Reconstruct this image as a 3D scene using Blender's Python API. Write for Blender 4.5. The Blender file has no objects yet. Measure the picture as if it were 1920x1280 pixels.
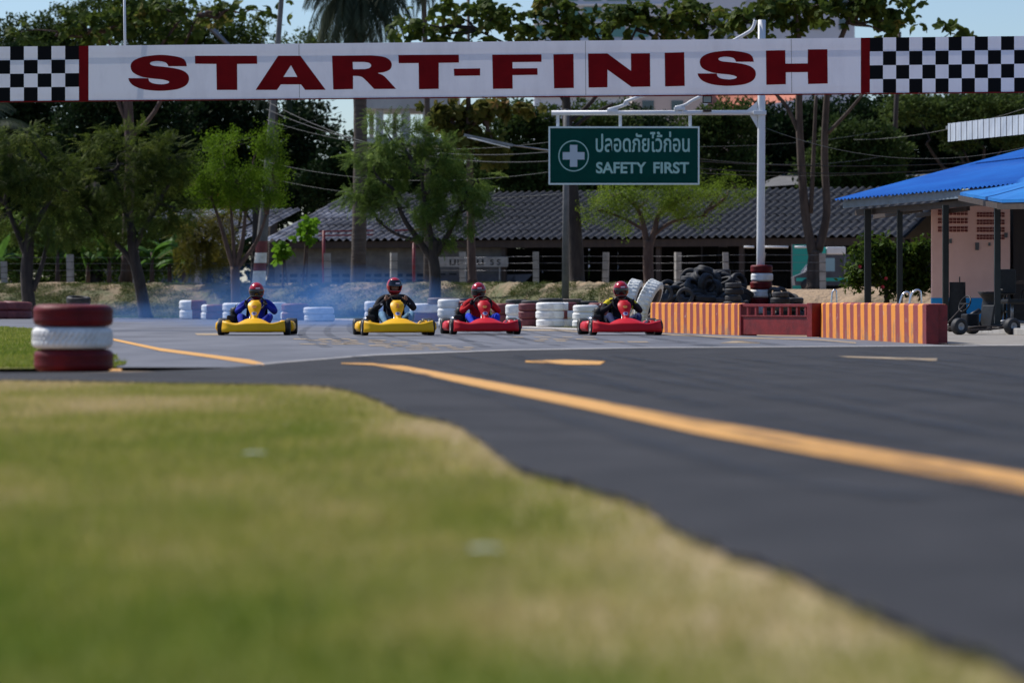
import bpy, bmesh, math, random
import numpy as np
from mathutils import Vector, Matrix, Euler
from mathutils.bvhtree import BVHTree
random.seed(7); RNG = np.random.default_rng(7)
sc = bpy.context.scene
COL = sc.collection
PI = math.pi
# ------------------------------------------------------------------ measuring helpers
F, HZ, CH = 6000.0, 573.0, 0.5          # focal length in photo pixels, horizon row, camera height
def W(px, py, Y):                        # world point at depth Y seen at a photo pixel
    return Vector(((px-960)/F*Y, Y, CH-(py-HZ)/F*Y))
def G(px, py, z=0.0):                    # point on the ground
    Y = F*(CH-z)/(py-HZ); return Vector(((px-960)/F*Y, Y, z))

# ------------------------------------------------------------------ tagging
def tag(o, label=None, cat=None, group=None, kind=None):
    if label: o['label'] = label
    if cat: o['category'] = cat
    if group: o['group'] = group
    if kind: o['kind'] = kind
    return o
def thing(name, label, cat, loc=(0,0,0), rz=0.0, group=None):
    o = bpy.data.objects.new(name, None); COL.objects.link(o)
    o.empty_display_size = .2
    o.location = loc; o.rotation_euler = (0,0,rz)
    return tag(o, label, cat, group)
CH_MAP = {}
def reg(o, parent):
    if parent is not None:
        o.parent = parent
        CH_MAP.setdefault(parent.name, []).append(o)
def copy_tree(o, parent=None):
    c = o.copy(); COL.objects.link(c)
    if parent is not None: reg(c, parent)
    for ch in list(CH_MAP.get(o.name, [])): copy_tree(ch, c)
    return c

# ------------------------------------------------------------------ materials
def _nodes(name):
    m = bpy.data.materials.new(name); m.use_nodes = True
    nt = m.node_tree; b = nt.nodes['Principled BSDF']
    return m, nt, b
def N(nt, typ, **kw):
    n = nt.nodes.new(typ)
    for k, v in kw.items():
        if k.startswith('i_'): n.inputs[k[2:].replace('_',' ')].default_value = v
        else: setattr(n, k, v)
    return n
def ramp(nt, stops):
    r = nt.nodes.new('ShaderNodeValToRGB'); el = r.color_ramp.elements
    while len(el) < len(stops): el.new(0.5)
    for e, (p, c) in zip(el, stops):
        e.position = p; e.color = (*c, 1) if len(c) == 3 else c
    return r
def mat(name, c, c2=None, scale=3.0, rough=.6, metal=0.0, bump=0.0, bscale=None, spec=.4, detail=6, lo=.35, hi=.65,
        coat=0.0, stretch=None):
    m, nt, b = _nodes(name); L = nt.links
    b.inputs['Roughness'].default_value = rough
    b.inputs['Metallic'].default_value = metal
    b.inputs['Specular IOR Level'].default_value = spec
    b.inputs['Coat Weight'].default_value = coat
    b.inputs['Base Color'].default_value = (*c, 1)
    tc = N(nt, 'ShaderNodeTexCoord'); src = tc.outputs['Object']
    if stretch:
        mp = N(nt, 'ShaderNodeMapping'); mp.inputs['Scale'].default_value = stretch
        L.new(src, mp.inputs['Vector']); src = mp.outputs['Vector']
    if c2 is not None:
        n = N(nt, 'ShaderNodeTexNoise'); n.inputs['Scale'].default_value = scale; n.inputs['Detail'].default_value = detail
        n.inputs['Roughness'].default_value = .65
        L.new(src, n.inputs['Vector'])
        r = ramp(nt, [(lo, c), (hi, c2)]); L.new(n.outputs['Fac'], r.inputs['Fac'])
        L.new(r.outputs['Color'], b.inputs['Base Color'])
    if bump:
        n2 = N(nt, 'ShaderNodeTexNoise'); n2.inputs['Scale'].default_value = bscale or scale*8; n2.inputs['Detail'].default_value = 5
        L.new(src, n2.inputs['Vector'])
        bp = N(nt, 'ShaderNodeBump'); bp.inputs['Strength'].default_value = 1; bp.inputs['Distance'].default_value = bump
        L.new(n2.outputs['Fac'], bp.inputs['Height']); L.new(bp.outputs['Normal'], b.inputs['Normal'])
    return m
def leafmat(name, c1, c2, c3=None, trans=.3, nscale=.35, rough=.5):
    """colour varies per leaf and per clump"""
    m, nt, b = _nodes(name); L = nt.links
    g = N(nt, 'ShaderNodeNewGeometry')
    tc = N(nt, 'ShaderNodeTexCoord')
    n = N(nt, 'ShaderNodeTexNoise'); n.inputs['Scale'].default_value = nscale; n.inputs['Detail'].default_value = 3
    L.new(tc.outputs['Object'], n.inputs['Vector'])
    mx = N(nt, 'ShaderNodeMath', operation='MULTIPLY_ADD'); mx.inputs[1].default_value = .5
    L.new(g.outputs['Random Per Island'], mx.inputs[0])
    m2 = N(nt, 'ShaderNodeMath', operation='MULTIPLY_ADD'); m2.inputs[1].default_value = 1.5; m2.inputs[2].default_value = -.5
    L.new(n.outputs['Fac'], m2.inputs[0]); L.new(m2.outputs[0], mx.inputs[2])
    st = [(.1, c1), (.75, c2)]
    if c3: st.append((.97, c3))
    r = ramp(nt, st); L.new(mx.outputs[0], r.inputs['Fac'])
    L.new(r.outputs['Color'], b.inputs['Base Color'])
    b.inputs['Roughness'].default_value = rough+.15; b.inputs['Specular IOR Level'].default_value = .10
    t = N(nt, 'ShaderNodeBsdfTranslucent'); L.new(r.outputs['Color'], t.inputs['Color'])
    ms = N(nt, 'ShaderNodeMixShader'); ms.inputs['Fac'].default_value = trans
    out = nt.nodes['Material Output']
    L.new(b.outputs['BSDF'], ms.inputs[1]); L.new(t.outputs['BSDF'], ms.inputs[2]); L.new(ms.outputs['Shader'], out.inputs['Surface'])
    return m

# ------------------------------------------------------------------ mesh builder
class MB:
    def __init__(s): s.v = []; s.f = []; s.m = []; s.sm = []; s.uv = {}
    def add(s, vs, fs, mi=0, smooth=False, M=None):
        o = len(s.v)
        for p in vs:
            p = Vector(p); s.v.append(tuple(M @ p) if M else tuple(p))
        for f in fs:
            s.f.append([i+o for i in f]); s.m.append(mi); s.sm.append(smooth)
        return s
    def box(s, c, d, mi=0, M=None, ch=0.0):
        x, y, z = c; a, b, e = d[0]/2, d[1]/2, d[2]/2
        if ch <= 0:
            vs = [(x+i*a, y+j*b, z+k*e) for k in (-1,1) for j in (-1,1) for i in (-1,1)]
            return s.add(vs, [(0,2,3,1),(4,5,7,6),(0,1,5,4),(2,6,7,3),(0,4,6,2),(1,3,7,5)], mi, False, M)
        bm = bmesh.new(); bmesh.ops.create_cube(bm, size=1)
        for v in bm.verts: v.co = Vector((x+v.co.x*d[0], y+v.co.y*d[1], z+v.co.z*d[2]))
        bmesh.ops.bevel(bm, geom=bm.edges[:], offset=ch, segments=2, affect='EDGES', profile=.6)
        bm.verts.index_update()
        s.add([v.co.copy() for v in bm.verts], [[v.index for v in f.verts] for f in bm.faces], mi, False, M); bm.free()
        return s
    def bar(s, p0, p1, w, h, mi=0):
        p0, p1 = Vector(p0), Vector(p1); d = p1-p0; L = d.length
        q = d.to_track_quat('Y', 'Z').to_matrix().to_4x4()
        return s.box((0, L/2, 0), (w, L, h), mi, Matrix.Translation(p0) @ q)
    def tube(s, pts, r, n=8, mi=0, cap=True, smooth=True, M=None):
        pts = [Vector(p) for p in pts]
        if not hasattr(r, '__len__'): r = [r]*len(pts)
        vs, fs = [], []
        up = None
        for i, p in enumerate(pts):
            t = (pts[min(i+1, len(pts)-1)] - pts[max(i-1, 0)]).normalized()
            if up is None:
                up = t.orthogonal().normalized()
            up = (up - t*up.dot(t))
            up = up.normalized() if up.length > 1e-5 else t.orthogonal().normalized()
            sd = t.cross(up)
            for k in range(n):
                a = 2*PI*k/n
                vs.append(p + (up*math.cos(a) + sd*math.sin(a))*r[i])
        for i in range(len(pts)-1):
            for k in range(n):
                k2 = (k+1) % n
                fs.append((i*n+k, i*n+k2, (i+1)*n+k2, (i+1)*n+k))
        if cap:
            fs.append(tuple(range(n-1, -1, -1))); fs.append(tuple((len(pts)-1)*n+k for k in range(n)))
        return s.add(vs, fs, mi, smooth, M)
    def lathe(s, prof, n=24, mi=0, M=None, closed=False, smooth=True, mfun=None, dfun=None):
        """profile (r, z) around Z"""
        vs, P = [], len(prof)
        for k in range(n):
            a = 2*PI*k/n
            for j, (r, z) in enumerate(prof):
                if dfun: r, z = dfun(k, j, r, z)
                vs.append((r*math.cos(a), r*math.sin(a), z))
        o = len(s.v)
        J = P if closed else P-1
        for p in vs:
            p = Vector(p); s.v.append(tuple(M @ p) if M else tuple(p))
        for k in range(n):
            k2 = (k+1) % n
            for j in range(J):
                j2 = (j+1) % P
                s.f.append([o+k*P+j, o+k2*P+j, o+k2*P+j2, o+k*P+j2])
                s.m.append(mfun(k/n, j) if mfun else mi); s.sm.append(smooth)
        return s
    def grid(s, rows, mi=0, smooth=True, closed=False, M=None, mfun=None):
        """rows: list of equal-length point lists"""
        n = len(rows[0]); vs = [p for r in rows for p in r]; o = len(s.v)
        for p in vs:
            p = Vector(p); s.v.append(tuple(M @ p) if M else tuple(p))
        for i in range(len(rows)-1):
            for j in range(n if closed else n-1):
                j2 = (j+1) % n
                s.f.append([o+i*n+j, o+i*n+j2, o+(i+1)*n+j2, o+(i+1)*n+j]); s.m.append(mfun(i, j) if mfun else mi); s.sm.append(smooth)
        return s
    def prism(s, poly, y0, y1, mi=0, M=None, smooth=False):
        """poly in (x,z), extruded along y"""
        n = len(poly)
        vs = [(x, y0, z) for x, z in poly] + [(x, y1, z) for x, z in poly]
        fs = [tuple(range(n)), tuple(range(2*n-1, n-1, -1))] + [(i, (i+1) % n + 0, (i+1) % n + n, i+n)[::-1] for i in range(n)]
        return s.add(vs, fs, mi, smooth, M)
    def sphere(s, c, r, mi=0, n=12, M=None):
        if not hasattr(r, '__len__'): r = (r, r, r)
        rows = []
        for i in range(n//2+1):
            th = PI*i/(n//2)
            rows.append([(c[0]+r[0]*math.sin(th)*math.cos(2*PI*k/n), c[1]+r[1]*math.sin(th)*math.sin(2*PI*k/n), c[2]-r[2]*math.cos(th)) for k in range(n)])
        return s.grid(rows, mi, True, True, M)
    def build(s, name, mats, parent=None, loc=None):
        me = bpy.data.meshes.new(name)
        me.from_pydata(s.v, [], s.f)
        if not isinstance(mats, (list, tuple)): mats = [mats]
        for m in mats: me.materials.append(m)
        me.polygons.foreach_set('material_index', s.m)
        me.polygons.foreach_set('use_smooth', s.sm)
        me.validate(); me.update()
        bm = bmesh.new(); bm.from_mesh(me)
        bmesh.ops.recalc_face_normals(bm, faces=bm.faces[:]); bm.to_mesh(me); bm.free()
        o = bpy.data.objects.new(name, me); COL.objects.link(o)
        if loc is not None: o.location = loc
        reg(o, parent)
        return o
def mesh_obj(name, me, parent=None):
    o = bpy.data.objects.new(name, me); COL.objects.link(o); reg(o, parent); return o

def catmull(pts, k=6, closed=False):
    pts = [Vector(p) for p in pts]; n = len(pts); out = []
    rng = range(n if closed else n-1)
    for i in rng:
        if closed: p0, p1, p2, p3 = pts[(i-1) % n], pts[i], pts[(i+1) % n], pts[(i+2) % n]
        else: p0, p1, p2, p3 = pts[max(i-1, 0)], pts[i], pts[i+1], pts[min(i+2, n-1)]
        for j in range(k):
            t = j/k
            out.append(.5*((2*p1)+(-p0+p2)*t+(2*p0-5*p1+4*p2-p3)*t*t+(-p0+3*p1-3*p2+p3)*t**3))
    if not closed: out.append(pts[-1])
    return out

# text and filled outlines -> mesh data (x,y plane)
def curve_to_mesh(cu, name):
    o = bpy.data.objects.new('tmp', cu); COL.objects.link(o)
    dg = bpy.context.evaluated_depsgraph_get(); dg.update()
    me = bpy.data.meshes.new_from_object(o.evaluated_get(dg)); me.name = name
    bpy.data.objects.remove(o); bpy.data.curves.remove(cu)
    return me
def text_mb(mb, body, fn, x0, x1, y0, y1, mi=0, offset=0.0):
    """text fitted in the box, fn maps (x,y)->3D"""
    cu = bpy.data.curves.new('t', 'FONT'); cu.body = body; cu.offset = offset; cu.resolution_u = 6
    me = curve_to_mesh(cu, 't')
    co = np.array([v.co[:] for v in me.vertices])
    mn, mx = co.min(0), co.max(0)
    vs = [fn(x0+(c[0]-mn[0])/(mx[0]-mn[0])*(x1-x0), y0+(c[1]-mn[1])/(mx[1]-mn[1])*(y1-y0)) for c in co]
    mb.add(vs, [list(p.vertices) for p in me.polygons], mi)
    bpy.data.meshes.remove(me)
def outline_mb(mb, loops, fn, mi=0):
    cu = bpy.data.curves.new('o', 'CURVE'); cu.dimensions = '2D'; cu.fill_mode = 'FRONT'
    for lp in loops:
        sp = cu.splines.new('POLY'); sp.points.add(len(lp)-1); sp.use_cyclic_u = True
        for p, q in zip(sp.points, lp): p.co = (q[0], q[1], 0, 1)
    me = curve_to_mesh(cu, 'o')
    mb.add([fn(v.co.x, v.co.y) for v in me.vertices], [list(p.vertices) for p in me.polygons], mi)
    bpy.data.meshes.remove(me)

# ------------------------------------------------------------------ foliage
def diamond(L, w, fold=.15):
    return np.array([(0,0,0), (L*.45, w/2, fold*w), (L,0,-.08*L), (L*.45, -w/2, fold*w)])
def tmpl(parts):
    v = np.concatenate(parts); f = np.arange(len(v)).reshape(-1, 4)
    return v, f
def rot_np(v, ax, a):
    R = np.array(Matrix.Rotation(a, 3, ax)); return v @ R.T
def t_pinnate(n=8, lw=.07, ll=.30, droop=.35):
    parts = []
    for i in range(n):
        t = (i+.7)/n
        for sgn in (-1, 1):
            d = diamond(ll*(1-.5*abs(t-.45)), lw)
            d = rot_np(d, 'Y', .25); d = rot_np(d, 'Z', sgn*1.0)
            parts.append(d + np.array([t, 0, -droop*t*t]))
    r = np.array([(0,.012,0), (.5,.01,-droop*.25), (1,.0,-droop), (.5,-.01,-droop*.25)]); parts.append(r)
    return tmpl(parts)
def t_cluster(n=7, L=.9, w=.4, spread=.7, seed=1):
    r = random.Random(seed); parts = []
    for i in range(n):
        d = diamond(L*(.7+.5*r.random()), w*(.8+.4*r.random()))
        d = rot_np(d, 'X', r.uniform(-1.2, 1.2)); d = rot_np(d, 'Y', r.uniform(-1, 1)); d = rot_np(d, 'Z', r.uniform(-PI, PI))
        parts.append(d + np.array([r.uniform(-1,1), r.uniform(-1,1), r.uniform(-1,1)])*spread)
    return tmpl(parts)
def t_broad(n=5, L=1.0, w=.7, seed=3):
    """a whorl of broad drooping leaves, each two panels along its midrib"""
    r = random.Random(seed); parts = []
    for i in range(n):
        l = L*(.75+.5*r.random()); ww = w*(.8+.4*r.random())
        for sg in (-1, 1):
            q = np.array([(0,0,0), (l*.35, sg*ww*.5, -.10*l), (l*.8, sg*ww*.32, -.28*l), (l, 0, -.3*l)])
            q2 = q.copy(); q2[:,2] -= .0
            q2 = rot_np(q2, 'Y', r.uniform(.1,.6) if sg < 0 else 0) if False else q2
            parts.append(rot_np(rot_np(q2, 'Y', .25+.0*i), 'Z', 2*PI*i/n))
    return tmpl(parts)
def t_fine(n=14, seed=5):
    r = random.Random(seed); parts = []
    for i in range(n):
        d = diamond(.28*(.7+.6*r.random()), .07)
        d = rot_np(d, 'Y', r.uniform(-.6, 1.0)); d = rot_np(d, 'Z', r.uniform(-PI, PI))
        parts.append(d + np.array([r.uniform(0,1), r.uniform(-.35,.35), r.uniform(-.3,.2)]))
    return tmpl(parts)
def scatter_mesh(name, T, pos, xdir, scale, mats, parent=None):
    """copies of template T; local x axis along xdir, random roll"""
    v, f = T; n = len(pos)
    xd = xdir/np.linalg.norm(xdir, axis=1, keepdims=True)
    up = np.tile(np.array([0,0,1.0]), (n,1)) + RNG.normal(0, .45, (n,3))
    yd = np.cross(up, xd); yd /= np.linalg.norm(yd, axis=1, keepdims=True)
    zd = np.cross(xd, yd)
    V = pos[:,None,:] + scale[:,None,None]*(v[None,:,0:1]*xd[:,None,:] + v[None,:,1:2]*yd[:,None,:] + v[None,:,2:3]*zd[:,None,:])
    V = V.reshape(-1, 3)
    FF = (f[None,:,:] + (np.arange(n)*len(v))[:,None,None]).reshape(-1)
    me = bpy.data.meshes.new(name)
    me.vertices.add(len(V)); me.vertices.foreach_set('co', V.astype(np.float32).ravel())
    me.loops.add(len(FF)); me.loops.foreach_set('vertex_index', FF.astype(np.int32))
    nf = len(FF)//4
    me.polygons.add(nf); me.polygons.foreach_set('loop_start', np.arange(nf, dtype=np.int32)*4)
    me.polygons.foreach_set('loop_total', np.full(nf, 4, dtype=np.int32))
    for m in (mats if isinstance(mats, (list,tuple)) else [mats]): me.materials.append(m)
    me.update(calc_edges=True); me.validate()
    return mesh_obj(name, me, parent)
T_PIN, T_CLU, T_BRO, T_FIN = t_pinnate(7, .075, .26, .16), t_cluster(), t_broad(), t_fine()
T_TAM = t_pinnate(9, .10, .34, .45)
def sample_clumps(ells, n_sub, per, sigma, shell=.75):
    """ells: list of (centre, (rx,ry,rz)); returns positions, outward directions"""
    P, D, C = [], [], []
    vol = np.array([e[1][0]*e[1][1]*e[1][2] for e in ells])**(2/3); vol /= vol.sum()
    for (c, r), w in zip(ells, vol):
        c = np.array(c); r = np.array(r)
        k = max(2, int(round(n_sub*w)))
        d = RNG.normal(size=(k,3)); d /= np.linalg.norm(d, axis=1, keepdims=True)
        rad = shell + (1-shell)*RNG.random((k,1)); rad *= np.where(RNG.random((k,1)) < .25, RNG.random((k,1)), 1)
        cc = c + d*rad*r
        C.append(cc)
        for q, dd in zip(cc, d):
            m = max(3, int(per*(.5+RNG.random())))
            P.append(q + RNG.normal(0, sigma, (m,3))*np.array([1,1,.75]))
            D.append(np.tile(dd, (m,1)) + RNG.normal(0, .55, (m,3)))
    return np.concatenate(P), np.concatenate(D), np.concatenate(C)
def limb(mb, a, b, r0, r1, n=6, wob=.06, seg=6, mi=0):
    a, b = Vector(a), Vector(b); L = (b-a).length
    pts = [a]; 
    for i in range(1, seg):
        t = i/seg
        p = a.lerp(b, t) + Vector((random.gauss(0,1), random.gauss(0,1), random.gauss(0,.5)))*wob*L*math.sin(t*PI)*.6
        pts.append(p)
    pts.append(b); pts = catmull(pts, 2)
    mb.tube(pts, [r0+(r1-r0)*i/(len(pts)-1) for i in range(len(pts))], n, mi)
    return pts
def tree(name, label, Y, trunk, forks, ells, T, lmat, bmat, size, n_sub, per, sigma, droop=.2, group=None, cat='tree', twigs=24,
         zbase=None, dy=1.0, extra=None, shell=.75):
    """trunk: [(px,py,width_px)...] bottom to top; forks: lists like trunk; ells: [(px,py,rx_px,rz_px)] or + dy"""
    s = F/Y
    base = W(trunk[0][0], trunk[0][1], Y)
    if zbase is not None: base.z = zbase
    root = thing(name, label, cat, base, 0, group)
    mb = MB()
    def path(tr):
        return [W(p[0], p[1], Y + (p[3] if len(p) > 3 else 0)) - base for p in tr], [p[2]/s/2 for p in tr]
    pts, rr = path(trunk)
    if zbase is not None: pts[0] = Vector((0,0,-.1))
    pp = catmull(pts, 4)
    ri = [np.interp(i/(len(pp)-1)*(len(rr)-1), range(len(rr)), rr) for i in range(len(pp))]
    ri[0] *= 1.35; 
    mb.tube(pp, ri, 10)
    nodes = [pp[-1]]
    for fk in forks:
        p2, r2 = path(fk); p2c = catmull(p2, 4)
        mb.tube(p2c, [np.interp(i/(len(p2c)-1)*(len(r2)-1), range(len(r2)), r2) for i in range(len(p2c))], 8)
        nodes += p2c[len(p2c)//2:]
    E = []
    for e in ells:
        c = W(e[0], e[1], Y + (e[4] if len(e) > 4 else 0)) - base
        E.append((tuple(c), (e[2]/s, max(e[2], e[3])/s*dy*.8, e[3]/s)))
    P, D, C = sample_clumps(E, n_sub, per, sigma, shell)
    for c, r in E:
        nd = min(nodes, key=lambda q: (q-Vector(c)).length)
        limb(mb, nd, c, .022*Y/45*1.6, .012, 6, .12)
    for i in range(min(twigs, len(C))):
        c = Vector(C[RNG.integers(len(C))]); nd = min([Vector(e[0]) for e in E]+nodes, key=lambda q: (q-c).length)
        limb(mb, nd, c, .02, .006, 4, .15, 4)
    mb.build('trunk', bmat, root)
    D[:,2] -= droop
    sc_ = size*(.7+.6*RNG.random(len(P)))
    scatter_mesh('crown', T, P, D, sc_, lmat, root)
    return root
# ================================================================== MATERIALS
M = {}
M['asphalt'] = mat('asphalt', (.015,.0145,.0155), (.047,.0445,.046), scale=1.3, detail=14, rough=.8, bump=.006, bscale=120, spec=.22, lo=.3, hi=.72)
M['asphalt_old'] = mat('asphalt_old', (.088,.088,.098), (.168,.168,.182), scale=.6, detail=10, rough=.7, bump=.003, bscale=60, spec=.35, stretch=(1,.25,1))
M['paint_y'] = mat('yellow_paint', (.72,.36,.07), (.50,.25,.06), scale=6, rough=.6, bump=.002, bscale=90, lo=.4, hi=.75)
M['paint_y_worn'] = mat('worn_yellow_paint', (.46,.32,.16), (.24,.20,.16), scale=7, rough=.7, lo=.4, hi=.62)
M['paint_cream'] = mat('pale_paint', (.42,.38,.33), (.27,.26,.26), scale=4, rough=.7)
M['kerb'] = mat('kerb_paint', (.62,.56,.50), (.42,.38,.34), scale=1.5, rough=.7)
M['pave'] = mat('pavement', (.30,.27,.23), (.20,.18,.155), scale=2.2, rough=.85, bump=.006, bscale=30)
M['rubber'] = mat('black_rubber', (.018,.018,.020), (.035,.034,.035), scale=5, rough=.62, bump=.003, bscale=50, spec=.3)
M['rubber_dusty'] = mat('dusty_rubber', (.030,.030,.034), (.075,.073,.072), scale=4, rough=.7, bump=.004, bscale=40)
M['rubber_brown'] = mat('faded_rubber', (.10,.075,.065), (.17,.125,.105), scale=4, rough=.75, bump=.004, bscale=40)
M['tyre_white'] = mat('white_tyre_paint', (.88,.87,.84), (.55,.53,.49), scale=5, rough=.6, bump=.003, bscale=40, lo=.45, hi=.8)
M['tyre_red'] = mat('dark_red_tyre_paint', (.17,.008,.010), (.085,.006,.008), scale=4, rough=.55, spec=.2, bump=.003, bscale=40)
M['tyre_redfade'] = mat('faded_red_tyre_paint', (.23,.055,.055), (.14,.035,.038), scale=5, rough=.6, bump=.003, bscale=40)
M['metal_w'] = mat('white_painted_steel', (.72,.72,.72), (.55,.55,.56), scale=1.2, rough=.45, bump=.001, bscale=20, lo=.5, hi=.85)
M['metal_g'] = mat('grey_steel', (.25,.25,.26), (.16,.16,.17), scale=5, rough=.4, metal=.6)
M['chrome'] = mat('chrome', (.65,.65,.67), rough=.25, metal=.9)
M['black'] = mat('black_plastic', (.010,.010,.011), (.018,.018,.018), scale=10, rough=.5, spec=.25)
M['dark_int'] = mat('dark_interior', (.010,.010,.011), (.02,.019,.018), scale=2, rough=.9)  # near-black, interior shade is put into the colour
M['banner_w'] = mat('banner_white', (.86,.83,.86), (.60,.59,.64), scale=1.6, spec=.15, rough=.7, bump=.03, bscale=1.2, lo=.45, hi=.85, stretch=(1,1,.35))
_m = M['banner_w']; _nt = _m.node_tree; _t = N(_nt, 'ShaderNodeBsdfTranslucent'); _t.inputs['Color'].default_value = (.80,.77,.80,1); _x = N(_nt, 'ShaderNodeMixShader'); _x.inputs['Fac'].default_value = .16
_nt.links.new(_nt.nodes['Principled BSDF'].outputs[0], _x.inputs[1]); _nt.links.new(_t.outputs[0], _x.inputs[2]); _nt.links.new(_x.outputs[0], _nt.nodes['Material Output'].inputs['Surface'])
M['banner_r'] = mat('banner_red', (.21,.004,.006), (.16,.003,.005), scale=3, rough=.7, spec=.1)
M['banner_k'] = mat('banner_black', (.006,.006,.007), rough=.7, spec=.1)
M['sign_g'] = mat('sign_green', (.001,.060,.045), (.001,.048,.037), scale=2, rough=.7, spec=.1)
M['sign_t'] = mat('sign_lettering', (.38,.62,.55), (.33,.54,.49), scale=4, rough=.45)
M['sign_f'] = mat('sign_frame', (.68,.78,.74), rough=.4)
M['bark'] = mat('bark', (.035,.025,.020), (.085,.062,.048), scale=5, rough=.9, bump=.02, bscale=14, stretch=(1,1,.25))
M['bark_dark'] = mat('dark_bark', (.022,.017,.016), (.05,.04,.034), scale=6, rough=.9, bump=.015, bscale=16, stretch=(1,1,.3))
M['bark_red'] = mat('brown_bark', (.06,.036,.030), (.11,.072,.058), scale=5, rough=.9, bump=.015, bscale=16, stretch=(1,1,.3))
M['bark_palm'] = mat('palm_bark', (.06,.048,.04), (.10,.08,.066), scale=3, rough=.9, bump=.03, bscale=5, stretch=(.3,.3,3))
M['conc'] = mat('concrete', (.36,.345,.32), (.24,.23,.215), scale=3, rough=.85, bump=.004, bscale=30)
M['conc_d'] = mat('weathered_concrete', (.17,.165,.16), (.10,.10,.10), scale=2, rough=.85, bump=.004, bscale=20)
M['wood_d'] = mat('dark_timber', (.035,.024,.020), (.055,.038,.03), scale=4, rough=.7, stretch=(1,1,.2))
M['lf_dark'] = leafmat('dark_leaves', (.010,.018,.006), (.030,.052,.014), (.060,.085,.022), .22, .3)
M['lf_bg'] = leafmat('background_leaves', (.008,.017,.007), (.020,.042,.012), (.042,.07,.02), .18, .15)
M['lf_bg2'] = leafmat('background_leaves_olive', (.028,.046,.012), (.075,.115,.026), (.14,.19,.05), .32, .15)
M['lf_mid'] = leafmat('feathery_leaves', (.042,.070,.014), (.13,.205,.04), (.28,.36,.09), .45, .5)
M['lf_lime'] = leafmat('lime_leaves', (.06,.11,.008), (.15,.26,.016), (.27,.38,.04), .45, .5)
M['lf_wispy'] = leafmat('wispy_leaves', (.08,.13,.014), (.22,.32,.035), (.38,.44,.08), .45, .4)
M['lf_olive'] = leafmat('olive_leaves', (.024,.037,.008), (.092,.130,.022), (.30,.32,.08), .40, .5)
M['lf_teak'] = leafmat('broad_leaves', (.035,.055,.010), (.090,.13,.022), (.24,.20,.06), .35, .7)
M['lf_palm'] = leafmat('palm_leaves', (.025,.038,.022), (.050,.066,.040), (.09,.10,.06), .25, .7)
M['lf_ban'] = leafmat('banana_leaves', (.04,.09,.015), (.09,.19,.03), (.20,.30,.06), .45, .5, .35)
M['lf_young'] = leafmat('young_leaves', (.08,.18,.012), (.15,.29,.02), (.22,.36,.04), .45, .8)
M['lf_dry'] = leafmat('dry_leaves', (.16,.10,.06), (.30,.21,.13), (.40,.30,.2), .2, .8)
M['flower'] = mat('red_flower', (.35,.02,.05), (.5,.05,.09), scale=9, rough=.6)
M['tealpaint'] = mat('teal_paint', (.02,.38,.33), (.015,.30,.27), scale=1, rough=.4)
M['glass'] = mat('window_glass', (.05,.09,.11), rough=.12, spec=.6)

# ================================================================== WORLD, SUN, CAMERA
w = bpy.data.worlds.new("World"); sc.world = w; w.use_nodes = True
nt = w.node_tree; bg = nt.nodes['Background']
SUN = Vector((-.62, .42, .86)).normalized()
sky = nt.nodes.new('ShaderNodeTexSky'); sky.sky_type = 'NISHITA'; sky.sun_disc = False
sky.sun_elevation = math.asin(SUN.z); sky.sun_rotation = math.atan2(SUN.x, SUN.y)
sky.air_density = 1.2; sky.dust_density = .3; sky.ozone_density = 3.5
tint = nt.nodes.new('ShaderNodeMix'); tint.data_type = 'RGBA'; tint.blend_type = 'MULTIPLY'; tint.inputs[0].default_value = 1; tint.inputs[7].default_value = (.86,.94,1.14,1)
nt.links.new(sky.outputs[0], tint.inputs[6]); nt.links.new(tint.outputs[2], bg.inputs[0]); bg.inputs[1].default_value = .105
ld = bpy.data.lights.new('sun', 'SUN'); ld.energy = 5.0; ld.angle = math.radians(.5); ld.color = (1, .955, .89)
lo_ = bpy.data.objects.new('sun', ld); COL.objects.link(lo_); lo_.rotation_euler = SUN.to_track_quat('Z', 'Y').to_euler(); lo_.location = (-20, 20, 60)
cd = bpy.data.cameras.new('camera'); cam = bpy.data.objects.new('camera', cd); COL.objects.link(cam)
cam.location = (0, 0, CH); cam.rotation_euler = (PI/2, 0, 0)
cd.sensor_width = 36; cd.lens = F/1920*36; cd.shift_y = -(640-HZ)/1920; cd.clip_end = 5000; cd.clip_start = .1
cd.dof.use_dof = True; cd.dof.focus_distance = 57.0; cd.dof.aperture_fstop = cd.lens/1000/.046; cd.dof.aperture_blades = 8
sc.camera = cam
sc.view_settings.view_transform = 'Standard'; sc.view_settings.look = 'None'; sc.view_settings.exposure = 0
sc.cycles.max_bounces = 6; sc.cycles.transparent_max_bounces = 8; sc.cycles.volume_bounces = 0
sc.cycles.use_denoising = True

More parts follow.
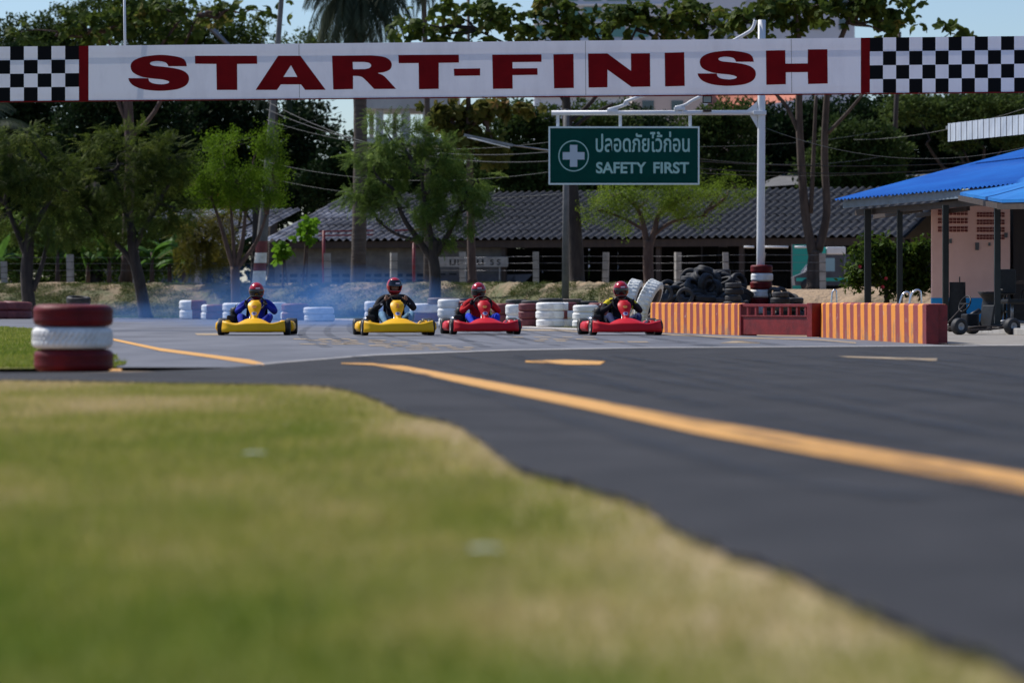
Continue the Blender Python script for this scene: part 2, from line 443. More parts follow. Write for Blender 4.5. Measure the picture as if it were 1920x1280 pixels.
# ================================================================== GROUND SHEETS
def lawnmat(name):
    m, nt, b = _nodes(name); L = nt.links
    tc = N(nt, 'ShaderNodeTexCoord')
    n1 = N(nt, 'ShaderNodeTexNoise'); n1.inputs['Scale'].default_value = .95; n1.inputs['Detail'].default_value = 3; n1.inputs['Distortion'].default_value = .5
    n2 = N(nt, 'ShaderNodeTexNoise'); n2.inputs['Scale'].default_value = 9; n2.inputs['Detail'].default_value = 8; n2.inputs['Roughness'].default_value = .75
    L.new(tc.outputs['Object'], n1.inputs['Vector']); L.new(tc.outputs['Object'], n2.inputs['Vector'])
    at = N(nt, 'ShaderNodeAttribute', attribute_name='dry')
    a1 = N(nt, 'ShaderNodeMath', operation='MULTIPLY_ADD'); a1.inputs[1].default_value = .30
    L.new(n2.outputs['Fac'], a1.inputs[0]); L.new(n1.outputs['Fac'], a1.inputs[2])
    a2 = N(nt, 'ShaderNodeMath', operation='ADD'); L.new(a1.outputs[0], a2.inputs[0]); L.new(at.outputs['Fac'], a2.inputs[1])
    r = ramp(nt, [(.48,(.105,.150,.024)), (.62,(.19,.20,.050)), (.78,(.28,.24,.09)), (1.0,(.46,.36,.21))])
    L.new(a2.outputs[0], r.inputs['Fac']); L.new(r.outputs['Color'], b.inputs['Base Color'])
    b.inputs['Roughness'].default_value = .9; b.inputs['Specular IOR Level'].default_value = .1
    bp = N(nt, 'ShaderNodeBump'); bp.inputs['Strength'].default_value = 1; bp.inputs['Distance'].default_value = .03
    n3 = N(nt, 'ShaderNodeTexNoise'); n3.inputs['Scale'].default_value = 30; n3.inputs['Detail'].default_value = 6
    L.new(tc.outputs['Object'], n3.inputs['Vector']); L.new(n3.outputs['Fac'], bp.inputs['Height']); L.new(bp.outputs['Normal'], b.inputs['Normal'])
    return m
M['lawn'] = lawnmat('lawn')
M['soil'] = mat('soil', (.30,.20,.12), (.20,.14,.085), scale=.6, rough=.95, bump=.03, bscale=6)
def sheet(name, pts, z, m):
    mb = MB()
    mb.add([(p[0], p[1], z) for p in pts], [tuple(range(len(pts)))], 0)
    o = mb.build(name, m); tag(o, kind='structure')
    if o.data.polygons[0].normal.z < 0: o.data.flip_normals()
    bm = bmesh.new(); bm.from_mesh(o.data); bmesh.ops.triangulate(bm, faces=bm.faces[:]); bm.to_mesh(o.data); bm.free()
    return o
gp = MB(); gp.add([(-3000,-400,-.03), (3000,-400,-.03), (3000,4500,-.03), (-3000,4500,-.03)], [(0,1,2,3)])
tag(gp.build('ground', M['soil']), kind='structure')
def GP(px, py): g = G(px, py); return (g.x, g.y)
def wob(pts, step, amp, seed):
    """resample a 2D polyline and roughen it"""
    r = random.Random(seed); out = []
    for a, b in zip(pts[:-1], pts[1:]):
        a, b = Vector(a), Vector(b); L = (b-a).length; n = max(1, int(L/step))
        for i in range(n):
            p = a.lerp(b, i/n); k = 1 if i or out else 0
            out.append((p.x + r.gauss(0, amp)*k, p.y + r.gauss(0, amp)*k))
    out.append(tuple(pts[-1])); return out
# old (pale) asphalt of the circuit
far_edge = [(-2600,597.5),(0,597.5),(400,598),(640,600),(780,604),(900,609),(1000,615),(1100,619),(1220,622.5),(1392,629),(1535,632),(1755,646),(1960,652)]
old = [GP(*p) for p in far_edge] + [(14, 34), (14, 26), (-40, 26), (-160, 60)]
sheet('circuit_road', old, .0, M['asphalt_old'])
# new (dark) asphalt in front, rough edge along the grass
grass_px = [(-900,706),(0,713),(300,718),(560,722),(640,730),(700,748),(760,775),(860,800),(950,868),(1060,903),(1200,948),(1300,1012),(1450,1062),(1600,1132),(1700,1180),(1920,1262),(2100,1340)]
edge = [tuple(G(*p, .010)[:2]) for p in grass_px]
edge = edge + [(edge[-1][0]+.5, 3.0), (3.2, -2)]
edge = [(p.x, p.y) for p in catmull([(a, b, 0) for a, b in edge], 5)]
edge_r = wob(edge, .09, .010, 3)
seam = [(6000,640),(1920,648),(1500,650),(1200,652),(950,656),(700,665),(560,676),(490,684),(380,692),(250,697),(0,698),(-900,690)]
new = edge_r + [(40,-2)] + [tuple(G(*p, .014)[:2]) for p in seam]
sheet('track_apron', new, .014, M['asphalt'])
# pavement beside the pit building
sheet('pavement', [GP(*p) for p in [(1757,645),(1920,650),(2500,650),(2500,622),(1900,612),(1740,606)]], .008, M['pave'])
# kerb strip on the far side
def strip(name, top, bot, z, m):
    pts = [tuple(G(*p, z)[:2]) for p in top] + [tuple(G(*p, z)[:2]) for p in reversed(bot)]
    o = sheet(name, pts, z, m); return o
strip('kerb', [(-2600,592.5),(0,592.5),(400,593.5),(640,596.5),(780,600.5),(900,606),(1000,612),(1100,616),(1220,620)],
      [(-2600,597),(0,597),(400,597.5),(640,599.5),(780,603.5),(900,608.5),(1000,614.5),(1100,618.5),(1220,622.3)], .004, M['kerb'])
# painted lines
strip('yellow_line', [(640,680),(700,680.5),(760,686),(900,711),(1100,747),(1300,784),(1600,834),(1920,887),(2300,950)],
      [(640,681.5),(700,684),(760,695),(900,725),(1100,766),(1300,810),(1600,864),(1920,921),(2300,990)], .019, M['paint_y'])
strip('yellow_line', [(212,634),(300,652),(400,665),(470,674),(496,681)], [(212,638),(300,657.5),(400,671),(470,682),(496,684)], .004, M['paint_y'])
strip('yellow_line', [(985,676),(1060,674),(1135,677)], [(985,678.5),(1060,683),(1125,683)], .019, M['paint_y'])
strip('yellow_line', [(1570,667),(1757,671.5)], [(1590,669.5),(1757,676)], .019, M['paint_y_worn'])
strip('yellow_line', [(130,692),(228,691)], [(130,695),(228,695)], .004, M['paint_y'])
strip('yellow_line', [(365,624.5),(420,624.5)], [(370,628),(420,628)], .004, M['paint_y_worn'])
strip('yellow_line', [(960,616.5),(1040,617),(1115,621.5)], [(960,619.5),(1040,620.5),(1115,623.5)], .004, M['paint_y_worn'])
strip('yellow_line', [(1225,624.5),(1392,632),(1535,635.5),(1605,641.5)], [(1225,627),(1392,634),(1535,637.5),(1605,643.5)], .004, M['paint_y_worn'])
strip('yellow_line', [(1370,639.5),(1385,638),(1425,642)], [(1350,643),(1385,642.5),(1425,643.3)], .004, M['paint_y_worn'])
strip('seam_strip', [(1920,646),(1500,649),(1200,651),(950,655),(700,664),(560,675),(480,682)], [(1920,647.3),(1500,650.3),(1200,652.3),(950,656.8),(700,666),(560,677),(480,683.6)], .018, M['paint_cream'])
# worn painted grid letters on the road surface
mb = MB(); r = random.Random(11)
for row, (px0, px1, py) in enumerate([(548,640,635.5),(575,720,638),(600,760,641),(640,800,644.5),(690,850,648),(720,880,651.5),(760,900,655),(960,1100,632),(1010,1090,636),(1130,1200,641),(1000,1060,639),(560,640,645)]):
    px = px0
    while px < px1:
        wd = r.uniform(12, 40); h = r.uniform(.5, .9)
        a, b, c, d = G(px, py-h), G(px+wd, py-h+.4), G(px+wd+6, py+h+.4), G(px+4, py+h)
        mb.add([(q.x, q.y, .0045) for q in (a, b, c, d)], [(0,1,2,3)]); px += wd + r.uniform(6, 24)
tag(mb.build('grid_markings', M['paint_y_worn']), kind='structure')

# rubber laid down by tyres
m, nt, b = _nodes('rubber_marks'); L = nt.links
b.inputs['Base Color'].default_value = (.012,.012,.014,1); b.inputs['Roughness'].default_value = .6
tc = N(nt, 'ShaderNodeTexCoord'); n1 = N(nt, 'ShaderNodeTexNoise'); n1.inputs['Scale'].default_value = .7; n1.inputs['Detail'].default_value = 8; n1.inputs['Roughness'].default_value = .8; L.new(tc.outputs['Object'], n1.inputs['Vector'])
r_ = ramp(nt, [(.42,(0,0,0)),(.75,(.75,.75,.75))]); L.new(n1.outputs['Fac'], r_.inputs['Fac']); L.new(r_.outputs['Color'], b.inputs['Alpha'])
M['rubbermark'] = m
for k, (x0_, x1_, xc, ya, yb_) in enumerate([(-1.9,1.3,-.6,80,9),(-1.4,1.9,-.1,85,10),(-5.5,.2,-3.4,90,14),(-5.0,.8,-2.9,90,13),(.8,3.4,1.6,70,8),(1.9,4.2,2.6,60,7),(-3.4,2.6,-1.5,95,16),(2.6,3.0,3.6,60,6)]):
    c_ = catmull([(x0_, ya, 0), (xc, (ya+yb_)*.5, 0), (x1_, yb_, 0), (x1_+.8, max(4, yb_-6), 0)], 12); mb = MB()
    for side in (0, .95):
        rows_ = [[(p.x+side-.07, p.y, .0205 if p.y < 36 else .0052), (p.x+side+.07, p.y, .0205 if p.y < 36 else .0052)] for p in c_ if not (33 < p.y < 38)]
        A_ = [r for r in rows_ if r[0][1] >= 38]; B_ = [r for r in rows_ if r[0][1] <= 33]
        for R__ in (A_, B_):
            if len(R__) > 1: mb.grid([[(a, b, c + k*.0004) for a, b, c in r] for r in R__], smooth=False)
    tag(mb.build('rubber_marks', M['rubbermark']), kind='structure')
# near lawn: finely divided sheet with a dryness value per vertex
E = np.array(edge_r)
def edge_dist(x, y):
    d = np.full(x.shape, 1e9)
    for (ax, ay), (bx, by) in zip(edge[:-1], edge[1:]):
        t = np.clip(((x-ax)*(bx-ax)+(y-ay)*(by-ay))/((bx-ax)**2+(by-ay)**2), 0, 1)
        d = np.minimum(d, np.hypot(x-ax-t*(bx-ax), y-ay-t*(by-ay)))
    return d
def inside(poly, x, y):
    c = np.zeros(x.shape, bool); n = len(poly); j = n-1
    for i in range(n):
        xi, yi = poly[i]; xj, yj = poly[j]
        m_ = ((yi > y) != (yj > y)); xx = (xj-xi)*(y-yi)/((yj-yi) + 1e-12)+xi
        c ^= m_ & (x < xx); j = i
    return c
lawn_poly = [(-30,-2)] + [(-30, edge[0][1])] + edge
def vnoise(x, y, s, seed=0):
    r = np.random.default_rng(seed); g = r.random((64,64)); X = x*s+100; Yv = y*s+100
    xi = np.floor(X).astype(int); yi = np.floor(Yv).astype(int); fx = X-xi; fy = Yv-yi
    fx = fx*fx*(3-2*fx); fy = fy*fy*(3-2*fy)
    q = lambda a, b: g[a % 64, b % 64]
    return (q(xi,yi)*(1-fx)+q(xi+1,yi)*fx)*(1-fy)+(q(xi,yi+1)*(1-fx)+q(xi+1,yi+1)*fx)*fy
def dryness(x, y):
    d = edge_dist(x, y)
    near = np.exp(-(d/.22)**1.2)*.15
    far = np.clip((y-8)/10, 0, 1)*.10
    return near + far + (vnoise(x, y*.38, 1.0, 4)-.5)*.60 + (vnoise(x, y*.3, 2.6, 5)-.5)*.26 + (vnoise(x, y*.5, 7, 6)-.5)*.16 + .15*np.clip((y-4)/9, 0, 1) + .035 - .13*np.clip((7.5-y)/3, 0, 1)
nx, ny = 170, 230
xs = np.linspace(-9, 6, nx); ys = np.linspace(-2, 22.6, ny)
X_, Y_ = np.meshgrid(xs, ys); Z_ = vnoise(X_, Y_, .8, 9)*.012 - .012
me = bpy.data.meshes.new('lawn')
fs = [(j*nx+i, j*nx+i+1, (j+1)*nx+i+1, (j+1)*nx+i) for j in range(ny-1) for i in range(nx-1)]
me.from_pydata(np.stack([X_, Y_, Z_], -1).reshape(-1,3).tolist(), [], fs)
at = me.attributes.new('dry', 'FLOAT', 'POINT'); at.data.foreach_set('value', dryness(X_, Y_).ravel().astype(np.float32))
for p in me.polygons: p.use_smooth = True
me.materials.append(M['lawn']); tag(mesh_obj('lawn', me), kind='structure')
# small lawn on the infield, left
infield_px = [(-700,607),(0,613),(55,616),(140,636),(190,662),(228,684),(200,689),(100,691),(0,692),(-700,690)]
infield = wob([GP(*p) for p in infield_px], .5, .06, 6)
o = sheet('infield_lawn', infield, .006, M['lawn'])
bl = o.data.attributes.new('dry', 'FLOAT', 'POINT'); bl.data.foreach_set('value', [.0]*len(o.data.vertices))
# grass blades
def blades(name, x, y, z0, hgt, wid, dry, mats):
    n = len(x); a = RNG.uniform(0, 2*PI, n); h = hgt*(.5+RNG.random(n)); lean = RNG.normal(0, .45, (n,2))*h[:,None]
    wx, wy = np.cos(a)*wid/2, np.sin(a)*wid/2
    V = np.stack([np.stack([x-wx, y-wy, np.full(n, z0)], 1), np.stack([x+wx, y+wy, np.full(n, z0)], 1),
                  np.stack([x+lean[:,0], y+lean[:,1], z0+h], 1)], 1).reshape(-1, 3)
    me = bpy.data.meshes.new(name)
    me.vertices.add(3*n); me.vertices.foreach_set('co', V.astype(np.float32).ravel())
    me.loops.add(3*n); me.loops.foreach_set('vertex_index', np.arange(3*n, dtype=np.int32))
    me.polygons.add(n); me.polygons.foreach_set('loop_start', np.arange(n, dtype=np.int32)*3); me.polygons.foreach_set('loop_total', np.full(n, 3, dtype=np.int32))
    at = me.attributes.new('dry', 'FLOAT', 'POINT'); at.data.foreach_set('value', np.repeat(dry, 3).astype(np.float32))
    me.materials.append(mats); me.update(calc_edges=True); return mesh_obj(name, me)
def blademat(name):
    m, nt, b = _nodes(name); L = nt.links
    at = N(nt, 'ShaderNodeAttribute', attribute_name='dry'); g = N(nt, 'ShaderNodeNewGeometry')
    a = N(nt, 'ShaderNodeMath', operation='MULTIPLY_ADD'); a.inputs[1].default_value = .45
    L.new(g.outputs['Random Per Island'], a.inputs[0]); L.new(at.outputs['Fac'], a.inputs[2])
    r = ramp(nt, [(.02,(.135,.20,.020)), (.36,(.285,.305,.052)), (.58,(.44,.375,.125)), (.9,(.64,.50,.28))])
    L.new(a.outputs[0], r.inputs['Fac']); L.new(r.outputs['Color'], b.inputs['Base Color'])
    b.inputs['Roughness'].default_value = .7; b.inputs['Specular IOR Level'].default_value = .2
    t = N(nt, 'ShaderNodeBsdfTranslucent'); L.new(r.outputs['Color'], t.inputs['Color'])
    ms = N(nt, 'ShaderNodeMixShader'); ms.inputs['Fac'].default_value = .35; out = nt.nodes['Material Output']
    L.new(b.outputs['BSDF'], ms.inputs[1]); L.new(t.outputs['BSDF'], ms.inputs[2]); L.new(ms.outputs['Shader'], out.inputs['Surface'])
    return m
M['blade'] = blademat('grass_blades')
nb = 620000
yy = 3.2 + (21.3-3.2)*RNG.random(nb)**.75; xx = np.where(RNG.random(nb) < .62, RNG.uniform(-1, 1, nb)*(.19*yy+.5) - .2, RNG.uniform(-1, 0, nb)*(.36*yy+1.6))
ok = inside(lawn_poly + [(3.2,-3),(-30,-3)], xx, yy) & (vnoise(xx, yy, 1.3, 2) > -1)
xx, yy = xx[ok], yy[ok]
thin = RNG.random(len(xx)) < np.clip(.45 + edge_dist(xx, yy)*1.2, 0, 1)
xx, yy = xx[thin], yy[thin]
tag(blades('grass', xx, yy, -.01, .026, .006, dryness(xx, yy)+.02, M['blade']), 'short patchy green and straw lawn grass in the foreground', 'grass', kind='stuff')
nb = 150000
yy = 25.5 + 50*RNG.random(nb)**1.3; xx = RNG.uniform(-.32, -.10, nb)*yy
ok = inside(infield, xx, yy); xx, yy = xx[ok], yy[ok]
tag(blades('grass', xx, yy, .0, .035, .015, np.full(len(xx), -.02)+(vnoise(xx, yy, .4, 8)-.5)*.25, M['blade']), 'bright green infield grass behind the nearest tyre stack', 'grass', kind='stuff')
M['litter'] = mat('litter', (.42,.45,.38), (.30,.33,.25), scale=30, rough=.8)
# scraps of litter on the near lawn
for px, py, sx, lb in ((475,857,.05,'small scrap of white litter on the upper lawn'), (912,1040,.045,'pale flat scrap of litter on the lower lawn')):
    g = G(px, py); mb = MB(); r = random.Random(px)
    ring = [(math.cos(a)*sx*r.uniform(.5,1), math.sin(a)*sx*r.uniform(.5,1)*.8, r.uniform(.002,.008)) for a in [i*PI/4 for i in range(8)]]
    mb.add([(0,0,.010)]+ring, [(0,i+1,(i+1)%8+1) for i in range(8)]); o = mb.build('litter', M['litter'], None, (g.x, g.y, .01)); tag(o, lb, 'litter')

# ------------------------------------------------------------------ earth bank and raised ground behind
bank_line = [(-60,138),(-22,135),(-10,131),(-2,122),(1,112),(4,103),(8,97),(12,95),(20,95),(40,95)]
bank_top = [1.42,1.42,1.40,1.36,1.30,1.22,1.05,1.03,1.03,1.0]
bx = np.array([p[0] for p in bank_line], float); by = np.array([p[1] for p in bank_line], float)
def bank_z(x, y):
    Yb = np.interp(x, bx, by); zt = np.interp(x, bx, bank_top)
    t = np.clip((y-Yb)/5.5, 0, 1); t = t*t*(3-2*t)
    return -.035 + (zt+.035)*t
nx, ny = 320, 64
us = np.linspace(-60, 40, nx); ts = np.concatenate([np.linspace(0, 7, 44), np.linspace(9, 900, 20)])
V = np.zeros((ny, nx, 3))
for j, t in enumerate(ts):
    Yb = np.interp(us, bx, by); y = Yb + t; z = bank_z(us, y)
    amp = np.clip(t/2, 0, 1)*(1 if t < 8 else 0)
    z = z + amp*((vnoise(us, y, 1.1, 21)-.5)*.22 + (vnoise(us, y, 3.0, 22)-.5)*.10)
    xw = us*(1+max(0, t-9)/60)
    V[j,:,0] = xw; V[j,:,1] = y; V[j,:,2] = z
me = bpy.data.meshes.new('earth_bank')
me.from_pydata(V.reshape(-1,3).tolist(), [], [(j*nx+i, j*nx+i+1, (j+1)*nx+i+1, (j+1)*nx+i) for j in range(ny-1) for i in range(nx-1)])
for p in me.polygons: p.use_smooth = True
m, nt, b = _nodes('bank'); L = nt.links
tc = N(nt, 'ShaderNodeTexCoord'); sep = N(nt, 'ShaderNodeSeparateXYZ'); L.new(tc.outputs['Object'], sep.inputs[0])
n1 = N(nt, 'ShaderNodeTexNoise'); n1.inputs['Scale'].default_value = .9; n1.inputs['Detail'].default_value = 7; n1.inputs['Roughness'].default_value = .7
L.new(tc.outputs['Object'], n1.inputs['Vector'])
# greener low on the slope, bare to the right
mz = N(nt, 'ShaderNodeMath', operation='MULTIPLY_ADD'); mz.inputs[1].default_value = .22; L.new(sep.outputs['Z'], mz.inputs[0]); L.new(n1.outputs['Fac'], mz.inputs[2])
mr = N(nt, 'ShaderNodeMapRange'); mr.inputs['From Min'].default_value = 2; mr.inputs['From Max'].default_value = 6; mr.inputs['To Min'].default_value = 0; mr.inputs['To Max'].default_value = .3
L.new(sep.outputs['X'], mr.inputs['Value'])
ad = N(nt, 'ShaderNodeMath', operation='ADD'); L.new(mz.outputs[0], ad.inputs[0]); L.new(mr.outputs[0], ad.inputs[1])
r = ramp(nt, [(.46,(.040,.058,.018)), (.64,(.105,.110,.042)), (.79,(.19,.145,.080)), (.93,(.34,.235,.14))])
L.new(ad.outputs[0], r.inputs['Fac']); L.new(r.outputs['Color'], b.inputs['Base Color']); b.inputs['Roughness'].default_value = .95
n2 = N(nt, 'ShaderNodeTexNoise'); n2.inputs['Scale'].default_value = 5; n2.inputs['Detail'].default_value = 6; L.new(tc.outputs['Object'], n2.inputs['Vector'])
bp = N(nt, 'ShaderNodeBump'); bp.inputs['Distance'].default_value = .12; bp.inputs['Strength'].default_value = 1; L.new(n2.outputs['Fac'], bp.inputs['Height']); L.new(bp.outputs['Normal'], b.inputs['Normal'])
me.materials.append(m); tag(mesh_obj('earth_bank', me), kind='structure')
# weeds on the slope
n = 46000
x = RNG.uniform(-26, 5.5, n); t = RNG.random(n)*6.2; y = np.interp(x, bx, by) + t
keep = vnoise(x, y, .7, 31) + (1-t/6.2)*.30 - np.clip((x-1)/5, 0, 1)*.5 > .40
x, y = x[keep], y[keep]; z = bank_z(x, y)
P = np.stack([x, y, z], 1); D = RNG.normal(0, .6, (len(x),3)); D[:,2] = .6+RNG.random(len(x))
M['weed'] = leafmat('weeds', (.030,.045,.012), (.09,.115,.03), (.26,.21,.09), .3, .8)
tag(scatter_mesh('weeds', t_cluster(5, .8, .10, .35, 9), P, D, .10+.16*RNG.random(len(x)), M['weed']), 'scrubby green and straw weeds covering the earth bank', 'weeds', kind='stuff')
# tall grass at the foot of the bank
n = 16000
x = RNG.uniform(-30, 5.2, n); y = np.interp(x, bx, by) - RNG.random(n)**2*5 - .1
Yl = np.array([3000/(np.interp(960+6000*a/b, [p[0] for p in far_edge], [p[1] for p in far_edge])-573) for a, b in zip(x, y)])
k = y > Yl + .6; x, y = x[k], y[k]
P = np.stack([x, y, np.full(len(x), -.02)], 1); D = RNG.normal(0, .35, (len(x),3)); D[:,2] = 1
M['tallgrass'] = leafmat('tall_grass', (.04,.075,.02), (.09,.14,.035), (.22,.20,.08), .35, .3)
tag(scatter_mesh('verge_grass', t_cluster(6, .9, .07, .25, 12), P, D, .14+.2*RNG.random(len(x)), M['tallgrass']), 'rough green verge grass along the far side of the track', 'grass', kind='stuff')
M['verge'] = mat('verge', (.06,.085,.025), (.16,.14,.06), scale=.9, rough=.95, bump=.03, bscale=8)
sheet('verge', [GP(*p) for p in [(-2600,597),(0,597),(400,597.5),(640,599.5),(780,603.5),(900,608.5),(1000,614.5),(1100,618.5),(1220,622)]] + [(5,108),(0,122),(-10,134),(-22,139),(-55,140)], -.016, M['verge'])
# ================================================================== TYRES
def tyre_mesh(name, R, Wd, mats, n=40, sectors=None, tread=0, hole=.6, sag=.0, groove=True):
    """axis along Z, base at z=0; sectors: list of material index per angular sector"""
    h = Wd; rs = R*hole
    prof = [(rs, .16*h), (rs+.03*R, .06*h), (rs+.14*R, .0), (R*.86, .02*h), (R*.95, .09*h), (R*.99, .2*h),
            (R, .35*h), (R*.995, .42*h), (R, .5*h), (R*.995, .58*h), (R, .65*h),
            (R*.99, .8*h), (R*.95, .91*h), (R*.86, .98*h), (rs+.14*R, h), (rs+.03*R, .94*h), (rs, .84*h),
            (rs+.02*R, .78*h), (R*.90, .8*h), (R*.93, .5*h), (R*.90, .2*h), (rs+.02*R, .22*h)]
    if tread:
        def d(k, j, r, z):
            if 5 <= j <= 11:
                off = (k + (j % 2)*2 + j) % 4
                return (r - (tread if off == 0 else 0) - (tread*.9 if j in (7, 9) and off < 2 else 0), z)
            return r, z
    else:
        def d(k, j, r, z):
            return (r-.012*R if j in (7, 9) else r, z)
    mf = (lambda t, j: sectors[int(t*len(sectors)) % len(sectors)]) if sectors else (lambda t, j: 0)
    mb = MB().lathe(prof, n, closed=True, mfun=mf, dfun=d)
    o = mb.build(name, mats); me = o.data
    bpy.data.objects.remove(o)
    return me
def put_tyre(me, loc, label, group=None, rot=(0,0,0), cat='tyre', name='tyre'):
    o = mesh_obj(name, me); o.location = loc; o.rotation_euler = rot
    return tag(o, label, cat, group)
W_, R_, K_ = M['tyre_white'], M['tyre_red'], M['rubber']
# the near stack
c = G(137, 697); gN = 'tyres of the near red and white stack'
meR = tyre_mesh('tyre', .300, .168, R_, 120, tread=.0); meW = tyre_mesh('tyre', .305, .170, W_, 160, tread=.016)
put_tyre(meR, (c.x+.005, c.y, .004), 'dark red painted tyre at the bottom of the nearest three-tyre stack', gN)
put_tyre(meW, (c.x-.006, c.y+.01, .172), 'white painted tyre with blocky tread in the middle of the nearest stack', gN, (0,0,.4))
put_tyre(meR, (c.x, c.y+.005, .342), 'dark red painted tyre on top of the nearest three-tyre stack', gN, (.01,0,1))

# rows of painted tyres along the far edge: px centre, base row, width px, n tyres, specs bottom->top, where
FW, RF = M['tyre_white'], M['tyre_redfade']
def half(a, b, sh=0):
    s = [a]*6+[b]*6; return s[sh:]+s[:sh]
rows = [
 (360,598.5,52,[half(1,0),half(1,0)], 'at the left end of the far row'),
 (402,599,54,[half(1,0,1),half(1,0,1)], 'second from the left in the far row'),
 (443,600,56,[half(0,0),half(0,0)], 'just left of the blue clad driver'),
 (515,600,44,[half(0,0),half(0,0)], 'behind the right shoulder of the blue clad driver'),
 (551,600.5,52,[half(1,0,2),half(1,1)], 'between blue clad driver and free white pair'),
 (597,603,58,[half(0,0),half(0,0)], 'standing alone and all white in the smoke'),
 (700,604,36,[half(0,0),half(0,0)], 'behind the left arm of the black clad driver'),
 (795,604,56,[half(0,1,8),half(1,0,9)], 'right of the black clad driver'),
 (843,612,44,[half(0,0),half(0,0),half(0,0)], 'left of the red clad driver'),
 (875,612,38,[half(0,1,3),half(0,1,2),half(1,0,3)], 'behind the red clad driver'),
 (944,609,46,[half(1,1),half(1,1)], 'touching the shoulder of the red clad driver'),
 (966,611,36,[half(0,0),half(0,0)], 'small and white, right of the red clad driver'),
 (992,612,38,[half(1,1),half(1,1),half(1,1)], 'all red between two white ones'),
 (1031,613.5,54,[half(0,0),half(1,0,9),half(0,0,9)], 'wide, white and red, mid row'),
 (1066,613,34,[half(0,0),half(0,1),half(1,0)], 'right of the widest one'),
 (1098,614,48,[half(0,0),half(0,0),half(0,0)], 'left of the last kart'),
 (1124,613,40,[half(1,1),half(1,1),half(1,1)], 'behind the last kart'),
]
tops = {360:563,402:571,443:568,515:567,551:569,597:576,700:565,795:569,843:561,875:564,944:569,966:571,992:569,1031:567,1066:567,1098:572,1124:568}
_cache = {}
posn = {2:['lower','upper'],3:['bottom','middle','top'],1:['single']}
for cx, by_, wpx, spec, where in rows:
    g = G(cx, by_); s = F/g.y; R = wpx/s/2; H = (by_-tops[cx])/s/len(spec)
    g.y += R
    for i, sec in enumerate(spec):
        me = tyre_mesh('tyre', R, H*1.02, [FW, RF], 36, sectors=sec)
        j = (random.uniform(-.02,.02), random.uniform(-.02,.02))
        u = set(sec); colr = 'white' if u == {0} else ('faded red' if u == {1} else 'half white half red')
        put_tyre(me, (g.x+j[0], g.y+j[1], H*i), f'{colr} tyre, {posn[len(spec)][i]} of stack {where}',
                 'painted tyres stacked along the far edge', (0,0,-PI/2-.0*PI+random.uniform(-.1,.1)))
# far left red stack
for cx, by_, wpx, n_, lb in ((-2,592,60,2,'the far left stack at the picture edge'),(28,592,56,2,'the far left stack beside the leaning tree')):
    g = G(cx, by_+6); s = F/g.y; R = wpx/s/2; H = 33/s/n_; g.y += R
    for i in range(n_):
        put_tyre(tyre_mesh('tyre', R, H, [FW, RF], 32, sectors=[1]*12), (g.x, g.y, H*i), f'dull red painted tyre, {posn[n_][i]} of {lb}', 'painted tyres stacked along the far edge', (0,.06*(i),0))
# unpainted tyres lying behind the rows and on the bank
def lie(cx, topy, Y, wpx, hpx, m, lb, rot=(0,0,0)):
    s = F/Y; p = W(cx, topy+hpx, Y); me = tyre_mesh('tyre', wpx/s/2, hpx/s, m, 32); 
    put_tyre(me, p, lb, 'unpainted tyres behind the painted rows', rot)
lie(830,558,96,58,13,M['rubber_brown'],'brownish unpainted tyre lying behind the white stack left of the red clad driver')
lie(872,559,96,40,12,M['rubber'],'black unpainted tyre lying behind the red helmeted driver in red')
lie(968,561,92,40,12,M['rubber_dusty'],'dark unpainted tyre left of centre behind the white and red rows')
lie(1000,563,90,46,10,M['rubber_dusty'],'dark unpainted tyre behind the all red stack')
lie(1033,559,90,46,9,M['rubber_dusty'],'grey tyre lying on the wide white and red stack')
lie(1066,560,91,52,9,M['rubber_brown'],'tan dusty tyre lying behind the faded red stack')
lie(1100,564,91,44,9,M['rubber_dusty'],'black tyre lying behind the white stack left of the last kart')
for cx, ty, wpx, hpx, Y, m_, lb, rr in ((147,556,46,15,128,M['rubber'],'black tyre lying on the verge behind the near stack',(.12,.06,0)),(224,543,30,7,139,M['tealpaint'],'thin dull teal tyre lying on the bank slope',(.2,.1,0)),(556,558,16,16,133,M['rubber'],'small black tyre standing on the bank in the smoke',(PI/2,0,.3))):
    s = F/Y; p = W(cx, ty+hpx*(.55 if rr[0] > 1 else 1), Y)
    put_tyre(tyre_mesh('tyre', wpx/s/2, (hpx if rr[0] < 1 else 8)/s, m_, 28), p, lb, None, rr)
